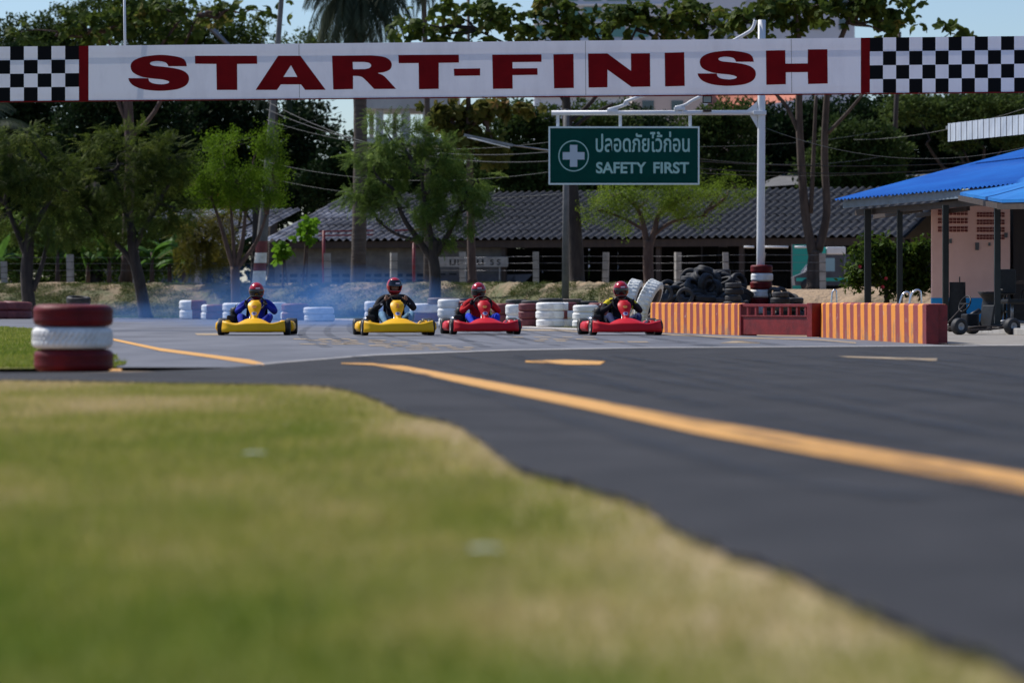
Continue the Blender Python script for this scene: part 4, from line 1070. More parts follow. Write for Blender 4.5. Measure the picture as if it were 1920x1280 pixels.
# corrugated awning higher up, on its own frame
aw = thing('corrugated_awning', 'pale corrugated steel awning panel above the blue roof', 'awning', W(1850,260,82)); AO = aw.location.copy()
a0, a1, b0, b1 = W(1777,232,84), W(2120,190,74), W(1777,266,83.6), W(2120,232,73.6)
mb = MB(); rows_ = []
for i in range(241):
    u = i/240; off = Vector((0, .035*(1 if (i//4) % 2 else -1), 0)); t_, bt = a0.lerp(a1, u)+off-AO, b0.lerp(b1, u)+off-AO; rows_.append([t_, bt])
mb.grid(rows_, smooth=False); mb.build('panel', M['alu'], aw)
mb = MB(); mb.bar(a0-AO+Vector((0,.12,-.1)), a1-AO+Vector((0,.12,-.1)), .08, .08); mb.tube([a1-AO+Vector((0,.1,0)), Vector((a1.x-AO.x, a1.y-AO.y+.1, -AO.z))], .07, 8); mb.tube([a0.lerp(a1,.55)-AO+Vector((0,.1,0)), Vector((a0.lerp(a1,.55).x-AO.x, a0.lerp(a1,.55).y+.1-AO.y, -AO.z))], .07, 8); mb.build('frame', M['metal_g'], aw)

# things under the canopy: bin, bench chairs, engine stand
def at(px, Y): return Vector(((px-960)/F*Y, Y, 0))
p = at(1861, 66); s = F/66
bn = thing('drum_bin', 'black flared drum bin standing before the pink wall', 'bin', (p.x, p.y, .125))
mb = MB(); mb.lathe([(.0,0),(.16,.0),(.20,.10),(.235,.28),(.22,.42),(.20,.50),(.24,.56),(.31,.66),(.30,.665),(.22,.56),(0,.5)], 24); mb.build('body', M['black'], bn)
# workbench with vice in the dark bay
p = at(1905, 66); wb = thing('workbench', 'dark workbench with a bench vice at the right picture edge', 'workbench', (p.x+.25, 66, .125))
mb = MB(); mb.box((0,0,.86), (1.0,.6,.06), 0, None, .01); mb.build('top', M['wood_d'], wb)
for a in (-.44,.44):
    for b_ in (-.24,.24):
        mb = MB(); mb.box((a,b_,.415), (.06,.06,.83)); mb.build('leg', M['black'], wb)
mb = MB(); mb.box((0,0,.25), (.9,.5,.04)); mb.build('shelf', M['black'], wb)
mb = MB(); mb.box((-.36,-.1,.97), (.16,.2,.16), 0, None, .02); mb.tube([(-.36,-.3,1.0),(-.36,.15,1.0)], .03, 8); mb.tube([(-.5,-.3,1.0),(-.22,-.3,1.0)], .01, 6); mb.build('vice', M['black'], wb)
# office chair
p = at(1893, 63.5); oc = thing('swivel_chair', 'black swivel chair silhouetted right of the last roof post', 'chair', (p.x+.05, 63.5, .125), .4)
mb = MB(); mb.box((0,0,.46), (.5,.5,.09), 0, None, .03); mb.build('seat', M['black'], oc)
mb = MB(); mb.box((0,.24,.85), (.46,.07,.5), 0, None, .03); mb.build('backrest', M['black'], oc)
mb = MB(); mb.tube([(0,0,.1),(0,0,.43)], .03, 8)
for k in range(5): a = k*2*PI/5; mb.tube([(0,0,.1),(.3*math.cos(a),.3*math.sin(a),.05)], .02, 6)
mb.build('base', M['metal_g'], oc)
for s_ in (-1,1):
    mb = MB(); mb.tube(catmull([(s_*.26,.1,.48),(s_*.29,.05,.68),(s_*.29,-.15,.68)], 4), .02, 6); mb.build('armrest', M['black'], oc)
# stripped kart leaning by the wall end
p = at(1805, 55); sk = thing('stripped_kart', 'stripped kart chassis without bodywork parked behind the right striped wall', 'kart', (p.x, 54.5, .012), -1.1)
KR = [(-.55,.52,0),(.55,.52,0),(-.5,-.52,0),(.5,-.52,0)]
mb = MB()
for s_ in (-1,1): mb.tube(catmull([(s_*.2,-.85,.10),(s_*.33,-.5,.08),(s_*.32,.1,.08),(s_*.34,.62,.12)], 4), .016, 8)
mb.tube([(-.5,-.52,.12),(.5,-.52,.12)], .016, 8); mb.tube([(-.6,.52,.14),(.6,.52,.14)], .02, 8); mb.tube([(-.33,.1,.08),(.33,.1,.08)], .014, 8); mb.tube([(0,-.5,.1),(0,-.05,.5)], .012, 8)
mb.tube(catmull([(-.33,.3,.12),(-.62,.2,.14),(-.62,-.2,.14),(-.33,-.3,.1)], 4), .011, 6); mb.tube(catmull([(.33,.3,.12),(.62,.2,.14),(.62,-.2,.14),(.33,-.3,.1)], 4), .011, 6)
mb.build('frame', M['wood_d'], sk)
mb = MB(); ring = [(.15*math.cos(a), -.04+.06*math.sin(a), .52+.13*math.sin(a)) for a in [i*PI/8 for i in range(17)]]; mb.tube(ring, .013, 8); mb.tube([(-.14,-.04,.52),(.14,-.04,.52)], .01, 6); mb.build('steering_wheel', M['black'], sk)
mb = MB(); mb.box((0,.36,.36), (.34,.05,.44), 0, Matrix.Rotation(-.2, 4, 'X'), .02); mb.box((0,.12,.12), (.34,.36,.05), 0, None, .02); mb.build('seat', M['black'], sk)
mb = MB(); mb.box((-.33,.3,.24), (.2,.26,.22), 0, None, .03); mb.tube([(-.33,.3,.3),(-.33,.5,.4)], .05, 8); mb.build('engine', M['black'], sk)
for a, b_, c_ in KR:
    mb = MB(); Mx = Matrix.Translation((a*1.05, b_, .14)) @ Matrix.Rotation(PI/2, 4, 'Y'); mb.lathe([(.07,-.07),(.12,-.08),(.14,-.05),(.14,.05),(.12,.08),(.07,.07)], 20, closed=True, M=Mx); w_ = mb.build('wheel', M['rubber'], sk)
    mb = MB(); mb.lathe([(.0,-.05),(.06,-.06),(.072,-.06),(.072,.06),(.06,.06),(0,.04)], 12, M=Mx); mb.build('rim', M['metal_g'], w_)
p = at(1800, 60); bd = thing('upright_board', 'tall dark plastic seat shell standing before the blue dado', 'seat shell', (p.x-.05, 60, .012))
mb = MB(); mb.grid([[(-.17+.02*(z>.6),.1*abs(0)-.02,z),(-.12,.06,z),(.12,.06,z),(.17-.02*(z>.6),-.02,z)] for z in (0,.2,.45,.7,.93)]); mb.box((.05,.05,.97), (.02,.02,.12)); mb.box((0,-.1,.22),(.3,.2,.04)); mb.build('shell', M['black'], bd)

# ================================================================== OPEN SHED with tiled roof
TH = math.radians(-20); ax_ = Vector((math.cos(TH), math.sin(TH), 0)); sl = Vector((-math.sin(TH), math.cos(TH), 0))
Pm = W(700, 450, 172); gz = 1.2
shed = thing('open_shed', 'long low shed with weathered corrugated tile roof behind the fence posts', 'shed', (Pm.x, Pm.y, gz)); SO = Vector((Pm.x, Pm.y, gz))
m, nt, b = _nodes('shed_tiles'); L = nt.links
tc = N(nt, 'ShaderNodeTexCoord'); n1 = N(nt, 'ShaderNodeTexNoise'); n1.inputs['Scale'].default_value = .22; n1.inputs['Detail'].default_value = 7; n1.inputs['Roughness'].default_value = .7
L.new(tc.outputs['Object'], n1.inputs['Vector'])
sp = N(nt, 'ShaderNodeSeparateXYZ'); L.new(tc.outputs['Object'], sp.inputs[0])
# paler weathered tiles toward the left lower part of the roof
mr = N(nt, 'ShaderNodeMapRange'); mr.inputs['From Min'].default_value = -6; mr.inputs['From Max'].default_value = 9; mr.inputs['To Min'].default_value = .16; mr.inputs['To Max'].default_value = -.22; L.new(sp.outputs['X'], mr.inputs['Value'])
mz = N(nt, 'ShaderNodeMapRange'); mz.inputs['From Min'].default_value = 2.4; mz.inputs['From Max'].default_value = 4.2; mz.inputs['To Min'].default_value = .12; mz.inputs['To Max'].default_value = -.05; L.new(sp.outputs['Z'], mz.inputs['Value'])
a = N(nt, 'ShaderNodeMath', operation='ADD'); L.new(n1.outputs['Fac'], a.inputs[0]); L.new(mr.outputs[0], a.inputs[1])
a2 = N(nt, 'ShaderNodeMath', operation='ADD'); L.new(a.outputs[0], a2.inputs[0]); L.new(mz.outputs[0], a2.inputs[1])
r = ramp(nt, [(.32,(.012,.013,.017)), (.50,(.045,.045,.053)), (.62,(.15,.15,.17)), (.78,(.42,.43,.47))]); L.new(a2.outputs[0], r.inputs['Fac']); L.new(r.outputs['Color'], b.inputs['Base Color']); b.inputs['Roughness'].default_value = .8
M['shed_tiles'] = m
def slope(u0, u1, e_z, r_z, wd, pitch, name='roof', off=0.0):
    """corrugated slope rising away from the camera, in overlapping tile rows"""
    mb = MB(); nrow = 7; n = int((u1-u0)/pitch*8)
    for k in range(nrow):
        v0, v1 = k/nrow, (k+1)/nrow+.03
        rows_ = []
        for i in range(n+1):
            u = u0+(u1-u0)*i/n; cz = .075*math.sin(i*PI/4)
            lift = .05
            rows_.append([ax_*u + sl*(v0*wd+off) + Vector((0,0, e_z+(r_z-e_z)*v0 + cz + lift + .012*math.sin(u*1.7+k))), ax_*u + sl*(min(v1,1)*wd+off) + Vector((0,0, e_z+(r_z-e_z)*min(v1,1) + cz))])
        mb.grid(rows_)
    return mb.build(name, M['shed_tiles'], shed)
ez, rz_ = 4.02-gz, 6.95-gz
slope(-6.5, 29, ez, rz_, 12, .44)
# back slope, gable closing, dark underside
mb = MB(); mb.add([ax_*-6.5+sl*12+Vector((0,0,rz_)), ax_*29+sl*12+Vector((0,0,rz_)), ax_*29+sl*24+Vector((0,0,ez)), ax_*-6.5+sl*24+Vector((0,0,ez))], [(0,1,2,3)]); mb.build('roof', M['shed_tiles'], shed)
slope(-16.5, -8.2, ez-.15, rz_-.9, 9, .44, 'roof')
# grey block wall on the left half with rows of vent holes
mb = MB(); X0, X1 = -6.2, 7.2
def wq(mb, u0, u1, z0, z1, v=.9, mi=0, th=.12):
    c0 = ax_*u0+sl*v; c1 = ax_*u1+sl*v
    mb.add([c0+Vector((0,0,z0)), c1+Vector((0,0,z0)), c1+Vector((0,0,z1)), c0+Vector((0,0,z1)), c0+sl*th+Vector((0,0,z0)), c1+sl*th+Vector((0,0,z0)), c1+sl*th+Vector((0,0,z1)), c0+sl*th+Vector((0,0,z1))], [(0,1,2,3),(7,6,5,4),(0,4,5,1),(3,2,6,7),(0,3,7,4),(1,5,6,2)], mi)
wq(mb, X0, X1, 0, 2.4); wq(mb, -16.3, -8.4, 0, 2.4); mb.build('wall', M['conc_d'], shed)
mb = MB()
for u in np.arange(X0+.3, X1-2.6, .62):
    for z in (.25,.55,.85): wq(mb, u, u+.42, z, z+.17, .885, 0, .02)
for z in (.35,.75,1.1):
    for u in (-15.6,-15.0,-14.4,-9.8,-9.2): wq(mb, u, u+.4, z, z+.17, .885, 0, .02)
mb.build('vent_holes', M['dark_int'], shed)
# pale wall panel + slanting ramp board, notice board right of it
M['bluegrey'] = mat('blue_grey_panel', (.085,.09,.11), (.06,.062,.075), scale=2, rough=.8)
mb = MB(); wq(mb, 3.4, 7.9, 0, .95, .55, 0, .05); c0 = ax_*7.9+sl*.55; mb.add([c0, c0+ax_*-.9+Vector((0,0,.0)), c0+ax_*1.0+Vector((0,0,.98)), c0+Vector((0,0,.95))], [(0,1,3,2)]); mb.build('low_panel', M['bluegrey'], shed)
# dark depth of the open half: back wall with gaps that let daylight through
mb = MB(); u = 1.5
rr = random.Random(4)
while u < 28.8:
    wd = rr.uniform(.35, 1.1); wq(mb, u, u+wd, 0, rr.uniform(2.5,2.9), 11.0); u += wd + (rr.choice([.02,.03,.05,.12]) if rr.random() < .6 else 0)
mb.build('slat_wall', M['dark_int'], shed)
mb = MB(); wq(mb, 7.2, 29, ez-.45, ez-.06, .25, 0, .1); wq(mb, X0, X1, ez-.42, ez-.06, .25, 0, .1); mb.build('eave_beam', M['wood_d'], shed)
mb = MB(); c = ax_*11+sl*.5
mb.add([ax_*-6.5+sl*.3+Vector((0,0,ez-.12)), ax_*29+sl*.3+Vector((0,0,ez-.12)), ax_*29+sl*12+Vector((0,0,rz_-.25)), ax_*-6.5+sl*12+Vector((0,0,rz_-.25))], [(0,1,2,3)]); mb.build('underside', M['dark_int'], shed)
for u in (7.3, 11.6, 15.9, 20.4, 24.6, 28.8): mb = MB(); wq(mb, u-.12, u+.12, 0, ez-.1, .4, 0, .24); mb.build('shed_post', M['wood_d'], shed)
for u in (-16.3,-8.3): mb = MB(); wq(mb, u-.12, u+.12, 0, ez-.2, .4, 0, .24); mb.build('shed_post', M['conc_d'], shed)
# dark infill in the open half: stored things, shadow put into their colour
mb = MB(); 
for u in np.arange(8, 24, 1.35): mb = MB(); wq(mb, u, u+rr.uniform(.5,1.1), 0, rr.uniform(.7,1.5), rr.uniform(5,9)); mb.build('shaded_goods', M['dark_int'], shed)
# roof of a further house just showing behind
hs = thing('further_shed', 'flat grey roof of a house showing behind the shed at right', 'house', (15.5, 205, 1.0))
mb = MB(); a = W(1405,352,205); b_ = W(1900,318,200); o_ = Vector(hs.location)
v = [a-o_, b_-o_, W(1960,305,214)-o_, W(1480,322,214)-o_]; mb.add(v, [(0,1,2,3)]); mb.build('roof', M['conc_d'], hs)
mb = MB(); mb.box((3.6,5,2.6), (14,6,5.2)); mb.build('wall', M['dark_int'], hs)
# notice board on the shed
nb_ = W(880, 491, 169.5); no = thing('notice_board', 'long dirty white board with dark Thai letters under the shed eave', 'board', nb_)
mb = MB(); mb.box((0,0,0), (4.1,.05,.52)); mb.box((-.2,.03,-.75),(.06,.05,1.2)); mb.box((1.6,.03,-.75),(.06,.05,1.2)); mb.box((-1.8,.03,-.75),(.06,.05,1.2)); mb.build('board', M['conc'], no)
mb = MB()
for k, (ch_, w_) in enumerate((('ม',.34),('เ',.12),('ป',.34),('น',.36),('ร',.2),('ร',.2))):
    xx0 = -1.05 + [0,.42,.75,1.45,2.15,2.5][k]; fnn = lambda x, y: Vector((x, -.03, y)); text_mb(mb, ch_, fnn, xx0, xx0+w_, -.17, .14, 0, .02)
mb.build('lettering', M['black'], no)
# red pipe frame in front of the shed
pf = W(590, 530, 158); rp = thing('red_pipe_frame', 'thin dark red pipe frame with a top rail before the shed', 'frame', pf)
mb = MB()
for px0, px1, py in ((597,700,434),(597,700,442),(740,800,432),(770,776,455)): 
    mb.bar(W(px0,py,158)-pf, W(px1,py-2,158)-pf, .05, .07)
mb.build('rail', M['gate_red'], rp)
for px, py in ((607,432),(776,455)): mb = MB(); a = W(px,py,158)-pf; mb.tube([a, Vector((a.x,0,-.6))], .075, 8); mb.build('upright', M['gate_red'], rp)
# parked van and stalls in the right bay of the shed
vp = W(1508, 535, 150); van = thing('parked_van', 'teal blue van with raked windscreen parked behind the earth bank', 'van', (vp.x+.9, 150, 1.1))
body = [(-1.4,.35),(-1.45,.75),(-.95,.95),(-.35,1.72),(-.2,1.8),(2.6,1.8),(2.7,.35)]
mb = MB(); mb.prism(body, -.8, .8); mb.build('body', M['bluegrey'], van)
mb = MB(); mb.bar((-.97,-.84,.97), (-.34,-.84,1.74), .05, .07); mb.bar((-.97,.84,.97), (-.34,.84,1.74), .05, .07); mb.build('pillar', M['metal_w'], van)
mb = MB(); mb.prism([(-.86,1.0),(-.36,1.62),(.45,1.62),(.45,1.0)], -.815, -.80); mb.build('side_window', mat('van_glass', (.22,.36,.45), rough=.2), van)
mb = MB(); mb.box((.2,-.81,.62), (3.1,.03,.16)); mb.build('side_strip', M['tealpaint'], van)
for a in (-.8,1.9):
    mb = MB(); mb.lathe([(0,-.1),(.33,-.1),(.34,.1),(0,.1)], 20, M=Matrix.Translation((a,-.76,.33)) @ Matrix.Rotation(PI/2,4,'X')); mb.build('wheel', M['rubber'], van)
tp = W(1505, 510, 156); ta = thing('teal_screen', 'plain teal sheet screen behind the van in the shed bay', 'screen', (tp.x, 156, 1.1))
mb = MB(); mb.box((0,0,.6+.6), (.9*1.1,.06,2.35)); mb.build('sheet', mat('teal_sheet', (.02,.32,.26), rough=.6), ta)
mb = MB(); mb.box((-.52,0,1.2), (.05,.08,2.4)); mb.build('pole', M['metal_g'], ta)
tp = W(1562, 470, 148); ta = thing('stall_awning', 'white and turquoise awning box hanging in the right shed bay', 'awning', tp)
mb = MB(); s = F/148; mb.box((.12,0,0), (36/s,.5,14/s), 0, None, .06); mb.build('awning', M['metal_w'], ta)
mb = MB(); mb.box((-.55,-.012,-.02), (16/s,.53,15/s), 0, None, .06); mb.build('end_cover', mat('turq', (.02,.45,.36), rough=.5), ta)
mb = MB(); 
for a in (-.7,.55): mb.tube([(a,0,-.15),(a,0,-1.65)], .03, 6)
mb.build('leg', M['metal_g'], ta)
for px0, px1, py, lb in ((1395,1414,463,'short white tube lamp, leftmost under the right shed eave'),(1428,1478,463,'long white tube lamp right of the white pole under the shed eave'),(1490,1516,463,'white tube lamp beside the twin trunk tree under the shed eave')):
    a, b_ = W(px0,py,152), W(px1,py,152); mb = MB(); mb.tube([Vector((0,0,0)), b_-a], .05, 8); o = mb.build('tube_lamp', M['metal_w'], None, a); tag(o, lb, 'lamp', 'tube lamps under the shed eave')

# ================================================================== POSTS, POLES, WIRES
fp = [(8,490,527,9),(132,477,527,8),(255,470,527,7),(372,475,527,8),(438,480,530,7),(615,475,528,9),(738,474,530,9),(868,472,531,8),(1005,472,531,8),(1135,473,532,8),(1271,473,535,8),(1362,473,540,8),(1412,474,540,9),(1543,475,538,9)]
where_ = ['leftmost, behind the leaning dark tree','between the two dark trees at left','behind the second dark tree','left of the lime green tree','behind the trunk of the lime green tree','right of the young big-leaved plant','above the black clad driver','above the red clad driver','left of the thin grey utility pole','right of the thin grey utility pole','between brown trunk and tyre heap','above the tyre heap','leaning one just left of the white pole','right of the twin trunk tree']
for (px, ty, by_, w_), wh in zip(fp, where_):
    Y = 142 if px < 900 else (128 if px < 1300 else 116)
    s = F/Y; p = W(px, by_+6, Y); h = (by_+6-ty)/s; wd = 12/s*w_/9
    t = thing('fence_post', 'weathered concrete fence post, ' + wh, 'fence post', p, random.uniform(-.3,.3), 'concrete fence posts along the bank top')
    mb = MB(); tilt = .25 if px == 1412 else random.uniform(-.03,.03)
    rows_ = [[(-wd/2+tilt*z, -wd/2, z), (wd/2+tilt*z, -wd/2, z), (wd/2+tilt*z, wd/2, z), (-wd/2+tilt*z, wd/2, z)] for z in (-.1, h*.4, h)]
    mb.grid(rows_, smooth=False, closed=True); mb.add(rows_[-1], [(0,1,2,3)]); mb.build('shaft', M['conc'], t)
    mb = MB()
    for z in (.25,.5,.75): mb.box((tilt*h*z, 0, h*z), (wd*1.06, wd*1.06, .018))
    mb.build('wire_ties', M['bark_dark'], t)
# fence wires
mbx = [W(fp[i][0], 505, 142 if fp[i][0] < 900 else (128 if fp[i][0] < 1300 else 116)) for i in range(len(fp))]
for k, dz in enumerate((.05,.35,.62)):
    mb = MB(); pts = []
    for q in mbx: pts.append(q + Vector((0,-.13,dz-.1)))
    mb.tube(pts, .006, 4); tag(mb.build('fence_wire', M['metal_g']), ['lowest','middle','highest'][k] + ' wire strand strung along the concrete fence posts', 'wire', 'fence wires')
# red and white banded pole, tapering
Yp = 136; s = F/Yp; base = W(485, 531, Yp)
rw = thing('banded_pole', 'tapering grey utility pole with red and white painted bands at its foot', 'utility pole', base)
def pz(py): return W(0, py, Yp).z - base.z
lv = [(536,13.2),(527,12.8),(508,12.2),(493,11.8),(474,11.2),(452,10.8),(430,10.2),(395,9),(200,6),(-40,4.5)]
mi_ = [0,0,1,0,1,0,2,2,2]
mb = MB()
for (a, ra), (b_, rb), mi in zip(lv[:-1], lv[1:], [0,0,1,0,1,2,2,2,2]):
    mb.grid([[((1 if True else 0)*(531-py)*.020/s*4 + rad/s*math.cos(k*PI/8), rad/s*math.sin(k*PI/8), pz(py)) for k in range(16)] for py, rad in ((a, ra), (b_, rb))], mi, closed=True)
mb.build('shaft', [M['tyre_white'], M['tyre_redfade'], M['conc_d']], rw)
# other poles
def pole(name, lb, px0, py0, px1, py1, w0, w1, Y, m, cat='utility pole'):
    s = F/Y; a, b_ = W(px0, py0, Y), W(px1, py1, Y); mb = MB(); mb.tube([Vector((0,0,-.2)), (b_-a)*.5, b_-a], [w0/s/2, (w0+w1)/s/4, w1/s/2], 12); o = mb.build(name, m, None, a); return tag(o, lb, cat)
pole('utility_pole', 'slim weathered grey utility pole before the open shed', 1060, 561, 1062, 205, 14, 11, 108, M['conc_d'])
pole('utility_pole', 'dark distant utility pole rising left of the blue roof', 1674, 360, 1686, 60, 10, 8, 190, M['wood_d'])
fa, fb = BPt(232, 176, -.16), BPt(226, -60, -.30); mb = MB(); mb.tube([Vector((0,0,0)), fb-fa], [.03,.024], 10); tag(mb.build('flag_pole', M['metal_w'], None, fa), 'thin pale pole rising above the left part of the banner', 'pole')
pole('utility_pole', 'thin dark upright pole among the broad leaves above the banner', 880, 525, 878, -20, 7, 6, 150, M['wood_d'])
# street lamp arm left and tube lamp in the middle
a, b_ = W(384,50,205), W(440,96,205); mb = MB(); mb.tube([Vector((0,0,0)), Vector((.25,0,.02)), b_-a, W(508,190,205)-a, Vector((W(508,590,205).x-a.x, 0, -a.z))], [.18,.20,.11,.09,.12], 10); tag(mb.build('street_lamp', M['metal_g'], None, a), 'grey street lamp head angled above the banner, left', 'street lamp')
a, b_ = W(870,253,100), W(962,273,100); tl = thing('tube_street_lamp', 'tilted fluorescent tube lamp on an arm left of the green sign', 'street lamp', b_)
mb = MB(); mb.bar(a-b_, Vector((0,0,0)), .12, .08); mb.build('housing', M['metal_g'], tl)
mb = MB(); mb.tube([a-b_+Vector((.1,-.03,-.07)), Vector((-.1,-.03,-.07))], .025, 8); mb.build('tube', M['metal_w'], tl)
c = W(1058,286,108)-b_; mb = MB(); mb.tube([Vector((0,0,0)), c], .03, 6); mb.build('arm', M['metal_g'], tl)
M['wire'] = mat('cable', (.012,.012,.012), rough=.6); M['wire_l'] = mat('pale_cable', (.12,.12,.11), rough=.6)
wires = [((-60,118+180,130),(486,262,136),.6,0,'left cable rising towards the banded pole, lower'),((-60,340,130),(640,210,136),.5,1,'pale slanting cable crossing the dark trees at left'),
 ((486,330,136),(1062,362,108),.5,1,'pale cable passing in front of the shed ridge'),((486,300,136),(1062,318,108),.6,1,'pale cable above the shed ridge, left half'),
 ((500,190,136),(1062,300,108),.9,0,'dark cable descending to the grey utility pole'),((500,205,136),(1062,282,108),.8,0,'dark cable beneath the banner centre, second from top'),((500,225,136),(1062,262,108),.7,1,'pale cable beneath the banner centre'),
 ((1062,290,108),(2000,297,120),.6,0,'thick dark cable behind the green sign, lower'),((1062,280,108),(2000,290,120),.5,0,'thick dark cable behind the green sign, upper'),((1425,236,88),(2000,255,85),.75,1,'pale sagging cable from the white pole to the right edge'),
 ((1062,255,108),(1680,288,190),.8,1,'pale thin cable behind the white pole'),((1062,300,108),(1990,286,120),.7,1,'pale thin cable just above the shed roof at right'),((1600,262,120),(1990,180,84),.3,1,'pale straight cable slanting up to the right edge'),
 ((1062,268,108),(1680,240,190),.5,1,'pale faint cable behind the twin trunk tree')]
for a, b_, sag, li, lb in wires:
    A_, B_ = W(*a), W(*b_); pts = [A_.lerp(B_, i/16) - Vector((0,0,sag*4*(i/16)*(1-i/16))) for i in range(17)]
    mb = MB(); mb.tube([p-A_ for p in pts], .007 if li else .018, 5); tag(mb.build('power_cable', M['wire_l' if li else 'wire'], None, A_), lb, 'cable')

# ================================================================== BUILDINGS FAR BEHIND
M['tower'] = mat('pale_render', (.60,.64,.72), (.50,.54,.62), scale=.05, rough=.8)
M['glass_t'] = mat('teal_glass', (.06,.20,.20), (.10,.26,.26), scale=.1, rough=.3)
Yt = 520; s = F/Yt; tb = W(1300, 573, Yt); tb.z = 0
tw = thing('tower_block', 'tall pale tower block with teal glazing behind the broad-leaved trees', 'building', tb)
def tq(mb, px0, px1, py0, py1, dy, dep): 
    a, b_ = W(px0,py0,Yt)-tb, W(px1,py1,Yt)-tb; mb.box(((a.x+b_.x)/2, dy+dep/2, (a.z+b_.z)/2), (b_.x-a.x, dep, a.z-b_.z))
mb = MB(); tq(mb, 1002, 1240, -60, 560, 0, 20); tq(mb, 1240, 1610, -60, 560, 6, 20); tq(mb, 1300, 1400, -60, 200, 2, 10); mb.build('wall', M['tower'], tw)
for px in (1006,1050,1094,1138,1182):
    for py in (-20,14,48,82,116,150):
        f_ = MB(); tq(f_, px, px+34, py, py+22, -.15, .2); f_.build('window', M['glass_t'], tw)
for px in (1345,1365):
    for py in (35,60): f_ = MB(); tq(f_, px, px+14, py, py+18, 1.8, .3); f_.build('window', M['glass'], tw)
for px in (1430,1480,1530,1580):
    for py in (-10,30): f_ = MB(); tq(f_, px, px+18, py, py+20, 5.8, .3); f_.build('window', M['glass'], tw)
for py in (8,42,76,110,144,178): f_ = MB(); tq(f_, 1000, 1242, py, py+4, -.5, .7); f_.build('balcony_slab', M['metal_w'], tw)
# half built frame
Yu = 330; ub = W(770,573,Yu); ub.z = 0; uf = thing('unfinished_building', 'unfinished pale concrete frame with bare columns under the banner', 'building', ub)
def uq(mb, px0, px1, py0, py1, dy, dep):
    a, b_ = W(px0,py0,Yu)-ub, W(px1,py1,Yu)-ub; mb.box(((a.x+b_.x)/2, dy+dep/2, (a.z+b_.z)/2), (b_.x-a.x, dep, a.z-b_.z))
M['conc_b'] = mat('bright_concrete', (.50,.49,.47), (.40,.39,.38), scale=.4, rough=.8)
mb = MB(); uq(mb, 672, 860, 175, 204, 0, 10); mb.build('slab', M['conc_b'], uf)
mb = MB(); uq(mb, 672, 860, 258, 272, 0, 10); mb.build('slab', M['conc_b'], uf)
mb = MB(); uq(mb, 672, 900, 100, 118, 1, 9); mb.build('slab', M['conc_b'], uf)
for px, w_ in ((711,14),(760,17),(802,19),(850,16)): mb = MB(); uq(mb, px-w_/2, px+w_/2, 120, 570, .4, 1); mb.build('column', M['conc_b'], uf)
for px, w_ in ((690,8),(735,8),(828,9)): mb = MB(); uq(mb, px-w_/2, px+w_/2, 205, 257, 8, 1); mb.build('column', M['conc'], uf)
# salmon roofed house
Yh = 300; hb = W(1410,573,Yh); hb.z = 0; sh = thing('salmon_roof_house', 'house with salmon orange roof and cream wall behind the white pole', 'house', hb)
M['salmon'] = mat('salmon_roof', (.62,.21,.12), (.50,.17,.10), scale=.5, rough=.7)
M['cream'] = mat('cream_wall', (.60,.50,.46), (.5,.42,.38), scale=.3, rough=.8)
q = lambda x, y, dy=0: W(x, y, Yh+dy)-hb
mb = MB(); mb.add([q(1322,212,-1), q(1505,186,-1), q(1495,160,5), q(1340,150,5)], [(0,1,2,3)]); mb.add([q(1200,165,0),q(1322,160,0),q(1322,150,5),q(1200,150,5)], [(0,1,2,3)]); mb.build('roof', M['salmon'], sh)
mb = MB(); a, b_ = q(1185,168), q(1318,560); mb.box(((a.x+b_.x)/2, 3, (a.z+b_.z)/2), (b_.x-a.x, 6, a.z-b_.z)); a, b_ = q(1330,215), q(1495,560); mb.box(((a.x+b_.x)/2, 3.2, (a.z+b_.z)/2), (b_.x-a.x, 6, a.z-b_.z)); mb.build('wall', M['cream'], sh)
for px in (1215,1270): mb = MB(); a = q(px,200,-.05); mb.box((a.x,-.02,a.z), (1.1,.1,1.1)); mb.build('window', M['glass'], sh)
# ================================================================== KARTS
def paint(name, c, c2):
    m = mat(name, c, c2, scale=3, rough=.42, spec=.22, coat=.0, lo=.3, hi=.8, bump=.0015, bscale=9); return m
M['k_yellow'] = paint('kart_yellow', (.93,.50,.004), (.84,.42,.004)); M['k_red'] = paint('kart_red', (.62,.010,.018), (.50,.008,.014))
M['rim'] = mat('rim_alloy', (.5,.47,.38), (.3,.28,.24), scale=20, rough=.4, metal=.5)
M['kart_tyre'] = mat('slick_tyre', (.014,.014,.015), (.03,.03,.03), scale=12, rough=.55)
M['stick_w'] = mat('sticker_white', (.62,.64,.75), (.40,.45,.65), scale=40, rough=.4)
M['stick_b'] = mat('sticker_blue', (.05,.09,.40), rough=.4); M['stick_o'] = mat('sticker_orange', (.60,.22,.05), rough=.4)
M['steel'] = mat('steel_tube', (.30,.30,.32), rough=.3, metal=.8)
